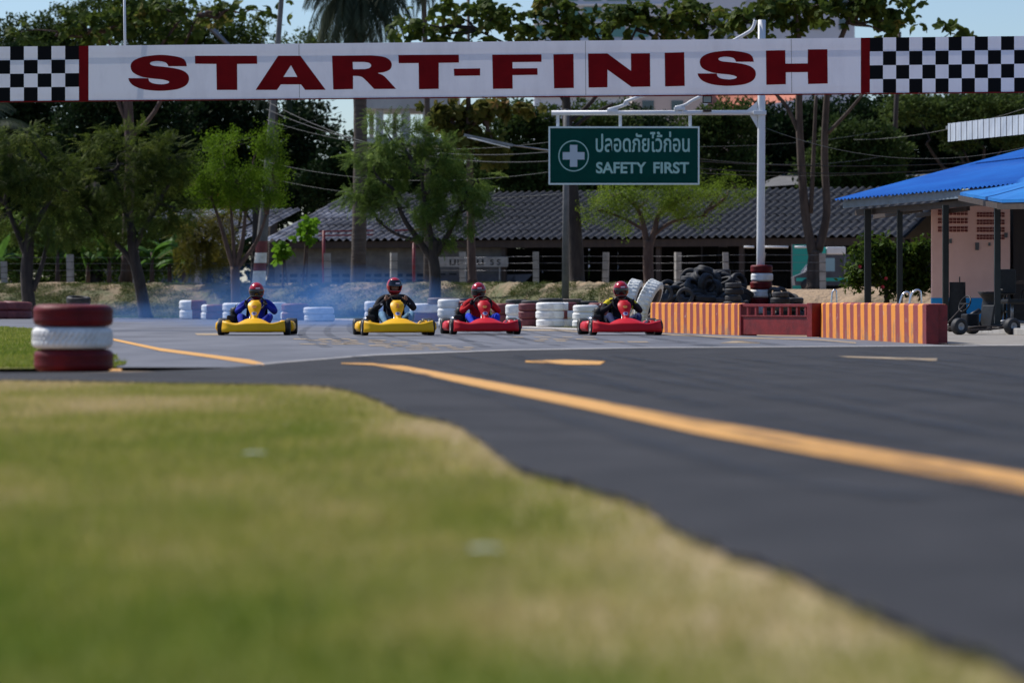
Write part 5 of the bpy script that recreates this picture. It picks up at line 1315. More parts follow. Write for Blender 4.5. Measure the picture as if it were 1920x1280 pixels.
def kart(name, label, x, y, rz, pm, wb, number=None, steer=0.0, detail=None):
    k = thing(name, label, 'racing kart', (x, y, .004), rz, 'racing karts abreast on the track')
    half = wb/2
    # front bumper with its hood
    def prof(u):
        au = abs(u); yb = -.92 + .17*u*u + .03*max(0, au-.85)/.15
        e = .035*max(0, (au-.62)/.38)**1.3 - .012*max(0, 1-abs(au-.55)/.3)
        h = .085*max(0, 1-(u/.50)**2)
        dz = .012*au
        return [(yb+.30,.075), (yb+.05,.052-dz*.2), (yb+.012,.062), (yb-.012,.085), (yb+.012,.125), (yb+.008,.165+e), (yb+.018,.198+e), (yb+.05,.212+e), (yb+.10,.214+e+.25*h), (yb+.20,.212+e+.8*h), (yb+.30,.205+e+h)]
    rows_ = []
    for i in range(41):
        u = -1+2*i/40; sx = half*(u if abs(u) < .97 else math.copysign(.97+(abs(u)-.97)*.5, u))
        fl = 1+.04*(1-min(1,abs(prof(u)[3][0]+.9)))*0
        rows_.append([(sx*(1.025 if 1 <= j <= 4 else 1.0), a, b_) for j, (a, b_) in enumerate(prof(u))])
    mb = MB(); mb.grid(rows_, closed=True)
    for rr_, rev in ((rows_[0], False), (rows_[-1], True)): mb.add(rr_, [tuple(range(len(rr_)))[::-1 if rev else 1]])
    mb.build('front_bumper', pm, k)
    mb = MB(); mb.box((0,-.55,.055), (.62,.5,.012)); mb.box((0,-.1,.05), (.6,.7,.01)); mb.build('floor_tray', M['black'], k)
    # front panel (shield shape) leaning back over the steering column
    lev = [(0,.046),(.08,.050),(.2,.058),(.32,.070),(.45,.094),(.6,.120),(.74,.133),(.85,.131),(.93,.114),(.985,.086),(1.0,.070)]
    def np_(t, v, off=0.0):
        hw = .86*np.interp(t, [a for a, _ in lev], [b_ for _, b_ in lev]); x_ = v*hw
        y_ = -.66 + .32*t + .055*v*v - off + .02*math.sin(t*6); z_ = .225 + .350*t
        return (x_, y_, z_)
    rows_ = [[np_(t, v/6) for v in range(-6, 7)] for t in [i/16 for i in range(17)]]
    back = [[(x_, y_+.025, z_-.004) for x_, y_, z_ in r_] for r_ in rows_]
    mb = MB(); mb.grid(rows_); mb.grid([r_[::-1] for r_ in back]); n_ = 13
    rim = [rows_[i][0] for i in range(17)] + rows_[16][1:] + [rows_[i][12] for i in range(15,-1,-1)]
    rimb = [back[i][0] for i in range(17)] + back[16][1:] + [back[i][12] for i in range(15,-1,-1)]
    mb.grid([rim, rimb]); 
    # folded upper lip
    lip = [[(x_*1.0, y_, z_) for x_, y_, z_ in rows_[16]], [(x_*1.25, y_+.045, z_+.012) for x_, y_, z_ in rows_[16]], [(x_*1.5, y_+.10, z_-.03) for x_, y_, z_ in rows_[16]]]
    mb.grid(lip)
    fp_ = mb.build('front_panel', pm, k)
    mb = MB(); ell = [(.052*math.cos(a), .030*math.sin(a)) for a in [i*PI/10 for i in range(20)]]
    def onp(x_, dz, off): t = .40 + dz/.350; hw = np.interp(t, [a for a, _ in lev], [b_ for _, b_ in lev]); return np_(t, x_/hw, off)
    mb.add([onp(a, b_, .006) for a, b_ in ell], [tuple(range(20))]); mb.build('sticker', M['stick_w'], fp_)
    mb = MB(); text_mb(mb, '13' if number is None else 'TKC', lambda a, b_: onp(a, b_, .010), -.036, .036, -.014, .014, 0, .02) if False else mb.add([onp(a*.6, b_*.45, .010) for a, b_ in ell], [tuple(range(20))]); mb.build('sticker_mark', M['stick_b'], fp_)
    if number:
        mb = MB(); text_mb(mb, number, lambda a, b_: onp(a, b_, .012), -.04, .04, .095, .175, 0, .03); mb.build('numeral', M['stick_o'], fp_)
    else:
        mb = MB(); mb.add([onp(a*.9, b_*.8+.115, .010) for a, b_ in ell], [tuple(range(20))]); mb.build('worn_mark', M['stick_o'], fp_)
    # side pods
    for s_ in (-1, 1):
        rows_ = []
        for i, yy_ in enumerate((-.40,-.37,-.2,.1,.33,.37)):
            sh_ = (.82,1,1,1,1,.82)[i]; cx_ = s_*.535; hw = .125*sh_; z0, z1 = .065, .065+(.185 if i < 3 else .175)*sh_
            out = s_*1.0
            rows_.append([(cx_-hw*out, yy_, z0+.02), (cx_-hw*out, yy_, z1-.03), (cx_-hw*.7*out, yy_, z1), (cx_+hw*.7*out, yy_, z1-.012), (cx_+hw*out, yy_, z1-.05), (cx_+hw*1.05*out, yy_, z0+.05), (cx_+hw*.8*out, yy_, z0)])
        mb = MB(); mb.grid(rows_, closed=True); mb.add(rows_[0], [tuple(range(7))]); mb.add(rows_[-1], [tuple(range(6,-1,-1))])
        sp_ = mb.build('side_pod', pm, k)
        mb = MB(); mb.add([(s_*.535-.05,-.404,.10),(s_*.535+.075,-.404,.10),(s_*.535+.08,-.404,.20),(s_*.535-.04,-.404,.21)], [(0,1,2,3)]); mb.build('sticker', M['stick_w'] if detail == 'w' else M['stick_o'], sp_)
    # frame, axle, column, pedals, rear bumper
    mb = MB()
    for s_ in (-1, 1):
        mb.tube(catmull([(s_*.16,-.84,.09),(s_*.30,-.56,.075),(s_*.31,.1,.07),(s_*.30,.68,.10)], 4), .016, 8)
        mb.tube([(s_*.28,-.50,.09),(s_*.50,-.50,.12)], .018, 8)
        mb.tube(catmull([(s_*.3,.28,.1),(s_*.50,.24,.12),(s_*.50,-.25,.12),(s_*.3,-.3,.08)], 4), .011, 6)
        mb.tube([(s_*.045,-.64,.12),(s_*.075,-.60,.24),(s_*.05,-.36,.42)], .008, 6)
        mb.tube([(s_*.13,-.72,.1),(s_*.13,-.68,.24)], .009, 6)
    mb.tube([(-.3,-.5,.09),(.3,-.5,.09)], .014, 8); mb.tube([(-.31,.05,.07),(.31,.05,.07)], .014, 8); mb.tube([(-.6,.52,.14),(.6,.52,.14)], .019, 10)
    mb.tube([(0,-.58,.12),(0,-.16,.55)], .011, 8); mb.tube(catmull([(-.5,.75,.13),(-.3,.80,.16),(.3,.80,.16),(.5,.75,.13)], 4), .014, 8)
    mb.build('frame', M['steel'], k)
    # steering wheel
    Mx = Matrix.Translation((0,-.15,.535)) @ Matrix.Rotation(math.radians(62), 4, 'X')
    mb = MB(); ring = [(.158*math.cos(a), .14*math.sin(a), 0) for a in [i*PI/16 for i in range(33)]]
    mb.tube([Mx @ Vector(p) for p in ring], .0145, 8)
    for a in (0, 2.2, 4.1): mb.tube([Mx @ Vector((0,0,-.01)), Mx @ Vector((.15*math.cos(a),.135*math.sin(a),0))], .010, 6)
    mb.sphere(tuple(Mx @ Vector((0,0,0))), .035, 0, 10); mb.build('steering_wheel', M['black'], k)
    # seat
    rows_ = []
    for (yy_, zz_, w_, d_) in ((-.12,.12,.16,.02),(.0,.085,.18,.05),(.15,.09,.19,.09),(.27,.16,.19,.10),(.34,.30,.19,.08),(.39,.45,.18,.06),(.42,.58,.14,.03)):
        rows_.append([(w_*math.sin(a), yy_-d_*(1-math.cos(a))*.8, zz_+d_*(1-math.cos(a))) for a in [(-1.35+2.7*i/10) for i in range(11)]])
    mb = MB(); mb.grid(rows_); se = mb.build('seat', M['black'], k); md = se.modifiers.new('s', 'SOLIDIFY'); md.thickness = .008
    # engine on the image left side
    mb = MB(); mb.box((-.36,.22,.17), (.20,.26,.17), 0, None, .02); mb.lathe([(0,0),(.07,0),(.09,.02),(.09,.20),(.05,.23),(0,.23)], 16, M=Matrix.Translation((-.36,.18,.24)))
    for i in range(6): mb.lathe([(.07,0),(.115,0),(.115,.010),(.07,.010)], 16, closed=True, M=Matrix.Translation((-.36,.18,.27+i*.026)))
    en = mb.build('engine', M['black'], k)
    mb = MB(); mb.tube([(-.36,.18,.45),(-.36,.17,.50),(-.33,.12,.52)], .008, 6); mb.tube([(-.42,.32,.25),(-.48,.5,.26),(-.40,.66,.28),(0,.72,.28)], .045, 10); mb.build('exhaust', M['steel'], en)
    # fuel / air box
    mb = MB(); mb.box((-.42,.02,.27), (.15,.18,.13), 0, None, .03); mb.build('air_box', M['black'], k)
    # wheels
    for a, b_, R, Wd in ((-.555,-.50,.132,.125),(.555,-.50,.132,.125),(-.585,.52,.142,.20),(.585,.52,.142,.20)):
        st = steer if b_ < 0 else 0
        Mx = Matrix.Translation((a,b_,R)) @ Matrix.Rotation(st, 4, 'Z') @ Matrix.Rotation(PI/2, 4, 'Y'); h = Wd/2
        wh = thing('wheel', None, None, (0,0,0)); reg(wh, k)
        mb = MB(); mb.lathe([(.07,-h*.8),(.10,-h*.98),(R*.93,-h*.9),(R*.985,-h*.7),(R,-h*.3),(R,h*.3),(R*.985,h*.7),(R*.93,h*.9),(.10,h*.98),(.07,h*.8),(.065,0)], 28, closed=True, M=Mx); mb.build('tyre', M['kart_tyre'], wh)
        mb = MB(); mb.lathe([(.012,-h*.5),(.05,-h*.55),(.063,-h*.85),(.072,-h*.88),(.072,h*.88),(.063,h*.85),(.05,h*.55),(.012,h*.5)], 20, closed=True, M=Mx); mb.build('rim', M['rim'], wh)
    return k

# ------------------------------------------------------------------ drivers
def skin_body(nodes, edges, root, subs=2):
    me = bpy.data.meshes.new('b'); names = list(nodes); idx = {n_: i for i, n_ in enumerate(names)}
    me.from_pydata([nodes[n_][0] for n_ in names], [(idx[a], idx[b_]) for a, b_ in edges], [])
    o = bpy.data.objects.new('tmpb', me); COL.objects.link(o)
    o.modifiers.new('s', 'SKIN'); sv = me.skin_vertices[0].data
    for n_ in names:
        r_ = nodes[n_][1]; sv[idx[n_]].radius = r_ if hasattr(r_, '__len__') else (r_, r_)
        sv[idx[n_]].use_root = (n_ == root)
    sd = o.modifiers.new('u', 'SUBSURF'); sd.levels = subs; sd.render_levels = subs
    dg = bpy.context.evaluated_depsgraph_get(); dg.update(); m2 = bpy.data.meshes.new_from_object(o.evaluated_get(dg))
    bpy.data.objects.remove(o); return m2
def driver(label, k, mats, head_yaw=0.0, lean=0.0, visor_up=False, patches=None, up=0.0, marks=None, helmet=None):
    """mats: dict torso, arm, leg, shoe, hand, neck"""
    order = ['torso','arm','leg','shoe','hand','skin','patch']
    P = {}
    def V(x_, y_, z_):
        z_ = z_-.13*max(0, z_-.2)
        return (x_+lean*z_, y_, z_+up*min(1, max(0, (z_-.1)/.4)))
    nd = {'pelvis':(V(0,.20,.19),(.15,.12)),'waist':(V(0,.25,.33),(.135,.10)),'chest':(V(0,.28,.48),(.165,.115)),'uchest':(V(0,.27,.585),(.15,.09)),'neck':(V(0,.245,.665),.058),'head0':(V(0,.225,.72),.055)}
    ed = [('pelvis','waist'),('waist','chest'),('chest','uchest'),('uchest','neck'),('neck','head0')]
    hands = {}
    for s_, t in ((-1,'l'),(1,'r')):
        hd = V(s_*.150,-.115,.605)
        nd.update({'sh'+t:(V(s_*.195,.255,.60),.078),'ua'+t:(V(s_*.272,.17,.51),.070),'el'+t:(V(s_*.325,.05,.42),.058),'fa'+t:(V(s_*.235,-.04,.50),.041),'wr'+t:(V(s_*.175,-.085,.575),.030),
                   'hp'+t:(V(s_*.10,.14,.17),.095),'th'+t:(V(s_*.20,-.07,.27),.080),'kn'+t:(V(s_*.255,-.26,.345),.062),'sn'+t:(V(s_*.225,-.45,.24),.052),'an'+t:(V(s_*.18,-.62,.14),.042),'ft'+t:(V(s_*.165,-.69,.17),.042),'to'+t:(V(s_*.155,-.72,.235),.034)})
        ed += [('uchest','sh'+t),('sh'+t,'ua'+t),('ua'+t,'el'+t),('el'+t,'fa'+t),('fa'+t,'wr'+t),('pelvis','hp'+t),('hp'+t,'th'+t),('th'+t,'kn'+t),('kn'+t,'sn'+t),('sn'+t,'an'+t),('an'+t,'ft'+t),('ft'+t,'to'+t)]
        hands[t] = (s_, Vector(hd), Vector(nd['wr'+t][0]))
    me = skin_body(nd, ed, 'pelvis')
    mb = MB(); seg = []
    zone = lambda a, b_: 'torso' if a in ('pelvis','waist','chest','uchest') and not b_.startswith('hp') and not b_.startswith('sh') else ('skin' if a in ('neck',) else ('arm' if b_[:2] in ('ua','el','fa','wr','sh') else ('shoe' if b_[:2] in ('ft','to') else 'leg')))
    for a, b_ in ed: seg.append((Vector(nd[a][0]), Vector(nd[b_][0]), zone(a, b_), a, b_))
    for p in me.vertices: mb.v.append(tuple(p.co))
    for f in me.polygons:
        c = f.center; best = None
        for a, b_, z_, an, bn_ in seg:
            t = max(0, min(1, (c-a).dot(b_-a)/(b_-a).length_squared)); d = (c-(a+(b_-a)*t)).length
            if best is None or d < best[0]: best = (d, z_, an, t, bn_)
        z_ = best[1]
        if patches and ((best[4][:2] in ('ua',) and .15 < best[3] < 1.0 and c.y < .24) or (best[4][:2] == 'sh' and best[3] > .80 and c.z > .6)): z_ = 'patch'
        if best[4][:2] in ('ft','to') or (best[4][:2] == 'an' and best[3] > .75): z_ = 'shoe'
        mb.f.append(list(f.vertices)); mb.m.append(order.index(z_)); mb.sm.append(True)
    # hands: palm and five unequal fingers closed round the wheel rim
    for t, (s_, hd, wr) in hands.items():
        rimc = hd; pr = (hd-wr).normalized()
        back = Vector((s_*.55, -.15, .80)).normalized()
        a0 = wr; a1 = hd + Vector((s_*.012,.012,-.005))
        mb.tube([a0, a0.lerp(a1,.5), a1, a1+pr*.02], [.028,.034,.036,.018], 10, 4)
        side = Vector((0, -.55, .82)).normalized()     # along the rim
        for q, (off, ln) in enumerate(((-.030,.070),(-.010,.080),(.011,.076),(.031,.062))):
            b0 = hd + side*off + Vector((s_*.022,-.004,.012)); fwd = Vector((-s_*.15,-.80,-.30)).normalized()
            c1 = b0 + Vector((s_*.004,-.022,.004))*(ln/.07); c2 = c1 + Vector((-s_*.022,-.014,-.006))*(ln/.07); c3 = c2 + Vector((-s_*.018,.012,-.006))*(ln/.07)
            mb.tube([b0, c1, c2, c3], [.0105,.0100,.0092,.0078], 7, 4)
        th0 = hd + Vector((-s_*.004,.012,-.016)); mb.tube([wr.lerp(hd,.55), th0, th0+Vector((-s_*.026,-.012,.014)), th0+Vector((-s_*.036,-.030,.030))], [.014,.012,.010,.008], 7, 4)
    # head with face, under the helmet
    hc = Vector(V(0,.205,.815)); Rz = Matrix.Rotation(head_yaw, 4, 'Z') @ Matrix.Rotation(.12, 4, 'X'); Mh = Matrix.Translation(hc) @ Rz
    mb.sphere((0,0,0), (.074,.092,.108), 5, 18, Mh); mb.sphere((0,-.045,-.062), (.045,.045,.05), 5, 12, Mh)
    mb.tube([Mh @ Vector((0,-.085,.025)), Mh @ Vector((0,-.108,-.012)), Mh @ Vector((0,-.098,-.022))], [.009,.015,.008], 8, 5)
    for s_ in (-1,1): mb.sphere((s_*.03,-.084,.018), (.013,.008,.008), 0 if False else 3, 8, Mh); mb.tube([Mh @ Vector((s_*.014,-.090,.036)), Mh @ Vector((s_*.046,-.080,.036))], .005, 5, 3); mb.sphere((s_*.075,0,0), (.01,.02,.03), 5, 8, Mh)
    mb.tube([Mh @ Vector((-.022,-.088,-.052)), Mh @ Vector((0,-.094,-.050)), Mh @ Vector((.022,-.088,-.052))], .006, 6, 6 if False else 5)
    root = thing('person', label, 'person', k.location.copy(), k.rotation_euler.z, 'kart drivers'); 
    ml = [mats.get('torso'), mats.get('arm', mats['torso']), mats['leg'], M['shoe'], mats.get('hand', M['black']), M['skin'], mats.get('patch', mats['torso'])]
    bd_ = mb.build('body', ml, root)
    # helmet: shell with a face opening, visor, trim
    def hs_(az, el, r_=1.0):
        x_ = math.sin(az)*math.cos(el); y_ = -math.cos(az)*math.cos(el); z_ = math.sin(el)
        rx, ry, rz2 = .132*r_, .158*r_, .150*r_
        q = Vector((x_*rx, y_*ry, z_*rz2))
        if z_ < -.25: 
            q.y -= .030*(-z_-.25)*max(0, -y_); q.z *= 1.08; q.x *= 1-.10*(-z_-.25)
        return Mh @ (q + Vector((0,.0,.022)))
    na, ne = 40, 22; rows_ = []; el = [-.98 + (PI/2+.98)*j/ne for j in range(ne+1)]
    for j in range(ne+1): rows_.append([hs_(-PI+2*PI*i/na, el[j]) for i in range(na)])
    mb = MB(); o_ = 0
    for r_ in rows_: mb.v += [tuple(p) for p in r_]
    for j in range(ne):
        for i in range(na):
            az = -PI+2*PI*(i+.5)/na; e_ = (el[j]+el[j+1])/2
            if abs(az) < 1.0 and -.40 < e_ < .26: continue
            i2 = (i+1) % na; mb.f.append([j*na+i, j*na+i2, (j+1)*na+i2, (j+1)*na+i]); mb.m.append(1 if e_ < -.62 else 0); mb.sm.append(True)  # lower shell takes the darker red: backlit shade put into the colour
    hm_ = mb.build('helmet', [M['helmet'] if helmet is None else helmet, M['helmet_shade']], root); sd = hm_.modifiers.new('s', 'SOLIDIFY'); sd.thickness = .012; sd.offset = -1
    dv = .55 if visor_up else 0
    mb = MB(); mb.grid([[hs_(-1.12+2.24*i/16, -.42+dv+.72*j/6, 1.035) for i in range(17)] for j in range(7)]); mb.build('visor', M['visor'], hm_)
    mb = MB(); mb.grid([[hs_(-.12+.62*i/6+.05, .36+.15*j/2 + (.5 if visor_up else 0)*0, 1.045) for i in range(7)] for j in range(3)]); mb.build('brow_emblem', M['emblem'], hm_)
    mb = MB(); mb.grid([[hs_(-1.3+2.6*i/16, -.60+.05*j, 1.02) for i in range(17)] for j in range(2)]); mb.build('trim_band', M['helmet_shade'], hm_)
    # small printed marks on the clothes, laid on the surface
    if marks:
        mb = MB(); dg = bpy.context.evaluated_depsgraph_get(); bv = BVHTree.FromPolygons([tuple(v) for v in [vv.co for vv in bd_.data.vertices]], [list(p.vertices) for p in bd_.data.polygons])
        for (mx, mz, mw, mh) in marks:
            pts = []
            for a, b_ in ((-1,-1),(1,-1),(1,1),(-1,1)):
                h = bv.ray_cast(Vector((mx+a*mw/2, -1.5, mz+b_*mh/2)), Vector((0,1,0)))
                if h[0] is None: break
                pts.append(h[0]+Vector((0,-.006,0)))
            if len(pts) == 4 and max(p.y for p in pts)-min(p.y for p in pts) < .12: mb.add(pts, [(0,1,2,3)])
        if mb.v: mb.build('jacket_print', M['print_w'], root)
    return root
M['skin'] = mat('skin', (.30,.16,.10), (.26,.13,.085), scale=20, rough=.5)
M['shoe'] = mat('shoe', (.02,.015,.018), rough=.6)
m = mat('helmet_red', (.48,.012,.020), (.38,.008,.015), scale=8, rough=.22, coat=.4); M['helmet'] = m
M['helmet_shade'] = mat('helmet_shade_red', (.11,.006,.010), rough=.4); M['visor'] = mat('visor', (.008,.006,.007), rough=.08, spec=.7)  # darker red carries the backlit shade low on the helmet
M['emblem'] = mat('emblem', (.66,.58,.60), rough=.4); M['print_w'] = mat('print_white', (.62,.63,.68), rough=.7)
def cloth(name, c, c2): return mat(name, c, c2, scale=7, rough=.85, bump=.012, bscale=14, spec=.2)
C_blue = cloth('blue_overall', (.012,.028,.34), (.007,.016,.22)); C_black = cloth('black_overall', (.008,.008,.011), (.016,.016,.02)); C_jean = cloth('light_jeans', (.16,.30,.42), (.10,.20,.30))
C_red = cloth('red_jacket', (.52,.012,.018), (.36,.008,.012)); C_blue2 = cloth('bright_blue_trousers', (.01,.045,.55), (.008,.03,.38)); C_navy = cloth('navy_trousers', (.012,.018,.06), (.02,.03,.10)); C_yel = cloth('yellow_patch', (.72,.58,.02), (.55,.44,.015))
def kx(px, py): g = G(px, py); return g.x, g.y
specs = [
 ('yellow kart at the left with its nose square to the viewer', (475,628.5), 0.02, M['k_yellow'], 1.06, None, 0, 'o'),
 ('yellow kart with a number 2 on its front panel', (739,629), .12, M['k_yellow'], 1.16, '2', .05, 'o'),
 ('red kart beside the yellow number 2 kart', (903,627), .12, M['k_red'], 1.12, None, .05, 'w'),
 ('red kart at the right in front of the striped wall', (1167,628.5), .11, M['k_red'], 1.16, None, .08, 'w')]
KS = []
for lb, (px, py), rz, pm, wb, num, st, dt in specs:
    x, y = kx(px, py); KS.append(kart('racing_kart', lb, x, y+.55, rz, pm, wb, num, st, dt))
driver('driver in blue overalls and red helmet in the left yellow kart', KS[0], dict(torso=C_blue, leg=C_blue, hand=C_black), .0, .0, False, None, -.01, [(.15,.60,.05,.012),(.17,.575,.05,.012),(.15,.55,.03,.012),(.18,.525,.03,.012),(.17,.50,.04,.012),(-.22,.53,.03,.015)])
driver('driver in black jacket and light blue jeans with visor raised in the number 2 kart', KS[1], dict(torso=C_black, leg=C_jean, hand=M['skin']), .12, .0, True, None, .07, [(-.13,.66,.07,.02),(.14,.66,.07,.02),(-.12,.62,.08,.02),(-.24,.52,.035,.03),(-.22,.46,.02,.03),(.22,.53,.05,.02),(.25,.58,.05,.02)])
driver('driver in red jacket and bright blue trousers in the red kart beside the yellow ones', KS[2], dict(torso=C_red, leg=C_blue2, hand=C_black), -.18, -.05, False, None, .0, None)
driver('driver in black overalls with yellow shoulder patches in the right red kart', KS[3], dict(torso=C_black, leg=C_navy, hand=C_black, patch=C_yel), -.10, .03, False, True, .01, None)

# ================================================================== TYRE SMOKE
m = bpy.data.materials.new('smoke'); m.use_nodes = True; nt = m.node_tree; L = nt.links
for n_ in list(nt.nodes): 
    if n_.type == 'BSDF_PRINCIPLED': nt.nodes.remove(n_)
out = nt.nodes['Material Output']; pv = N(nt, 'ShaderNodeVolumePrincipled'); pv.inputs['Color'].default_value = (.16,.42,1,1); pv.inputs['Anisotropy'].default_value = .2
tc = N(nt, 'ShaderNodeTexCoord'); gr = N(nt, 'ShaderNodeTexGradient', gradient_type='SPHERICAL')
mp = N(nt, 'ShaderNodeMapping'); mp.inputs['Location'].default_value = (-1,-1,-1); mp.inputs['Scale'].default_value = (2,2,2)
L.new(tc.outputs['Generated'], mp.inputs['Vector']); L.new(mp.outputs['Vector'], gr.inputs['Vector'])
no_ = N(nt, 'ShaderNodeTexNoise'); no_.inputs['Scale'].default_value = .55; no_.inputs['Detail'].default_value = 3; L.new(tc.outputs['Object'], no_.inputs['Vector'])
mr = N(nt, 'ShaderNodeMapRange'); mr.inputs['From Min'].default_value = .38; mr.inputs['From Max'].default_value = .68; L.new(no_.outputs['Fac'], mr.inputs['Value'])
mu = N(nt, 'ShaderNodeMath', operation='MULTIPLY'); L.new(gr.outputs['Fac'], mu.inputs[0]); L.new(mr.outputs[0], mu.inputs[1])
mk = N(nt, 'ShaderNodeMath', operation='MULTIPLY'); mk.inputs[1].default_value = .125; L.new(mu.outputs[0], mk.inputs[0]); L.new(mk.outputs[0], pv.inputs['Density'])
L.new(pv.outputs[0], out.inputs['Volume'])
M['smoke'] = m
for (px, py, Y, rx, ry, rz_, lb) in ((580,584,82,4.7,14,1.3,'blue exhaust smoke drifting behind the left yellow kart'),(225,592,100,3.0,6,.5,'thin blue haze over the verge at the far left')):
    c = W(px, py, Y); mb = MB(); mb.sphere((0,0,0), (rx, ry, rz_), 0, 20); o = mb.build('smoke', m, None, c); tag(o, lb, 'smoke', kind='stuff')
# ================================================================== TREES
tree('dark_tree', 'dark feathery tree with leaning trunk at the far left of the verge', 126, [(58,578,26),(50,520,24),(54,460,20),(60,400,15)],
     [[(62,545,11),(78,500,9),(92,440,7)],[(50,480,14),(30,430,10),(10,380,7)],[(56,440,14),(90,380,9),(120,330,6)]],
     [(20,300,75,55),(80,330,70,60),(10,400,60,50),(95,420,65,45),(-50,340,70,80),(50,260,55,30),(130,360,40,50)], T_PIN, M['lf_olive'], M['bark_dark'], .45, 100, 30, .20, .35, 'roadside trees before the bank', zbase=0)
tree('dark_tree', 'dark feathery tree with trunk leaning left behind the near tyre stack', 128, [(274,586,25),(262,530,22),(250,475,20),(246,420,14)],
     [[(266,540,12),(240,480,11),(190,430,8),(165,390,6)],[(250,470,13),(275,420,9),(300,380,6)],[(248,440,12),(230,380,9),(215,320,6)]],
     [(200,320,80,60),(290,350,65,60),(150,380,60,60),(235,270,70,38),(320,300,45,45),(250,410,80,40),(340,400,35,40),(165,430,40,28)], T_PIN, M['lf_olive'], M['bark_dark'], .45, 135, 30, .20, .35, 'roadside trees before the bank', zbase=0)
tree('lime_tree', 'bright lime green tree with several upright stems at left', 130, [(444,580,20),(442,540,18),(440,500,16)],
     [[(440,510,11),(425,460,9),(410,410,6),(395,370,4)],[(442,505,11),(455,450,8),(460,400,6)],[(441,508,10),(480,455,7),(500,400,5)],[(440,500,8),(436,430,6),(432,380,4)]],
     [(420,285,40,34),(400,335,36,45),(495,315,36,45),(440,350,50,30),(495,262,30,22),(470,372,52,16),(520,290,20,30),(380,360,18,26),(505,350,30,22)], T_FIN, M['lf_lime'], M['bark_red'], .38, 75, 30, .18, .1, 'roadside trees before the bank', zbase=0)
# its yellower lower leaves
tree('yellowing_tree', 'yellowing thin tree growing under the lime green one', 137, [(392,530,9),(390,480,8),(385,440,6)], [[(388,470,6),(372,430,5)],[(388,470,6),(410,430,5)]],
     [(375,425,26,30),(400,455,26,35),(350,450,24,30),(420,405,25,25),(370,490,26,20)], T_PIN, leafmat('yellow_leaves', (.07,.07,.012), (.16,.14,.02), (.30,.22,.03), .4, .6), M['bark_dark'], .55, 70, 10, .30, .7)
tree('feathery_tree', 'rounded mid green feathery tree with forked dark trunk in the centre', 112, [(813,566,25),(816,520,22),(812,480,20),(815,450,18)],
     [[(812,490,15),(785,450,12),(760,415,9),(740,370,6)],[(814,480,15),(840,440,10),(858,400,7)],[(812,460,13),(800,400,8),(790,330,5)],[(786,452,8),(745,440,6),(715,420,4)]],
     [(745,262,60,32),(700,310,60,42),(780,310,65,48),(675,360,42,32),(840,350,60,45),(880,390,42,36),(760,390,70,34),(700,395,35,22),(720,230,30,15),(890,340,35,30),(835,290,35,25),(810,440,40,16)], T_PIN, M['lf_mid'], M['bark_dark'], .40, 135, 27, .16, .30, 'roadside trees before the bank', zbase=0)
tree('wispy_tree', 'wispy yellow green tree with forked reddish brown trunk below the green sign', 122, [(1217,535,20),(1215,490,20),(1216,450,19)],
     [[(1214,470,14),(1208,430,11),(1195,390,7),(1165,365,4)],[(1217,465,14),(1228,430,11),(1240,395,8),(1290,370,4)],[(1226,440,8),(1262,415,6),(1320,405,3)],[(1206,430,7),(1170,410,5),(1130,395,3)]],
     [(1150,368,50,22),(1215,375,55,30),(1290,375,60,20),(1350,362,45,16),(1120,395,30,20),(1250,345,70,14),(1300,400,35,16),(1170,410,30,18),(1380,350,30,14)], T_FIN, M['lf_wispy'], M['bark_red'], .36, 105, 17, .19, .15, twigs=70)
# tall tree with big leaves on twin trunks
tree('broad_leaved_tree', 'tall twin-trunked tree with big drooping leaves right of the white pole', 118, [(1528,542,32),(1526,500,27),(1530,470,24)],
     [[(1525,480,19),(1510,400,17),(1502,300,15),(1498,200,13),(1500,100,12),(1490,20,8)],[(1534,470,18),(1550,400,15),(1546,300,14),(1549,200,12),(1560,120,12),(1590,40,8)],[(1502,260,8),(1475,200,7),(1440,160,5),(1400,90,4)],[(1552,250,8),(1590,210,6),(1640,150,4)],[(1520,400,9),(1525,300,8),(1530,180,6)]],
     [(1450,18,60,20),(1530,10,60,22),(1620,15,55,18),(1660,60,30,14),(1690,40,30,12),(1600,0,50,15),(1400,40,45,18),(1480,50,30,14),(1640,-5,50,18),(1780,62,36,10),(1700,-25,30,10)], T_BRO, M['lf_teak'], M['bark'], .33, 90, 4.5, .36, .5, 'tall broad-leaved trees', twigs=60, shell=.4)
tree('broad_leaved_tree', 'tall broad-leaved tree whose trunk rises behind the green sign', 122, [(1082,535,30),(1080,480,29),(1074,380,26),(1068,300,22),(1062,200,17),(1058,120,12)],
     [[(1066,230,9),(1110,190,8),(1160,120,5),(1200,40,4)],[(1064,200,9),(1030,150,6),(960,90,5),(900,60,3)],[(1060,150,8),(1050,60,6),(1040,0,4)],[(1066,250,8),(1100,220,7),(1150,195,5)],[(1062,170,6),(1120,100,5),(1160,40,3)]],
     [(800,60,45,22),(860,30,40,20),(930,25,55,22),(1000,60,50,20),(1080,45,55,22),(880,75,30,14),(1160,30,60,22),(1240,40,60,24),(1300,20,50,22),(1120,66,40,12),(1040,10,60,16),(760,40,20,12),(1340,50,40,14),(1250,75,50,10)], T_BRO, M['lf_teak'], M['bark_dark'], .33, 125, 4.5, .36, .5, 'tall broad-leaved trees', twigs=90, shell=.4)
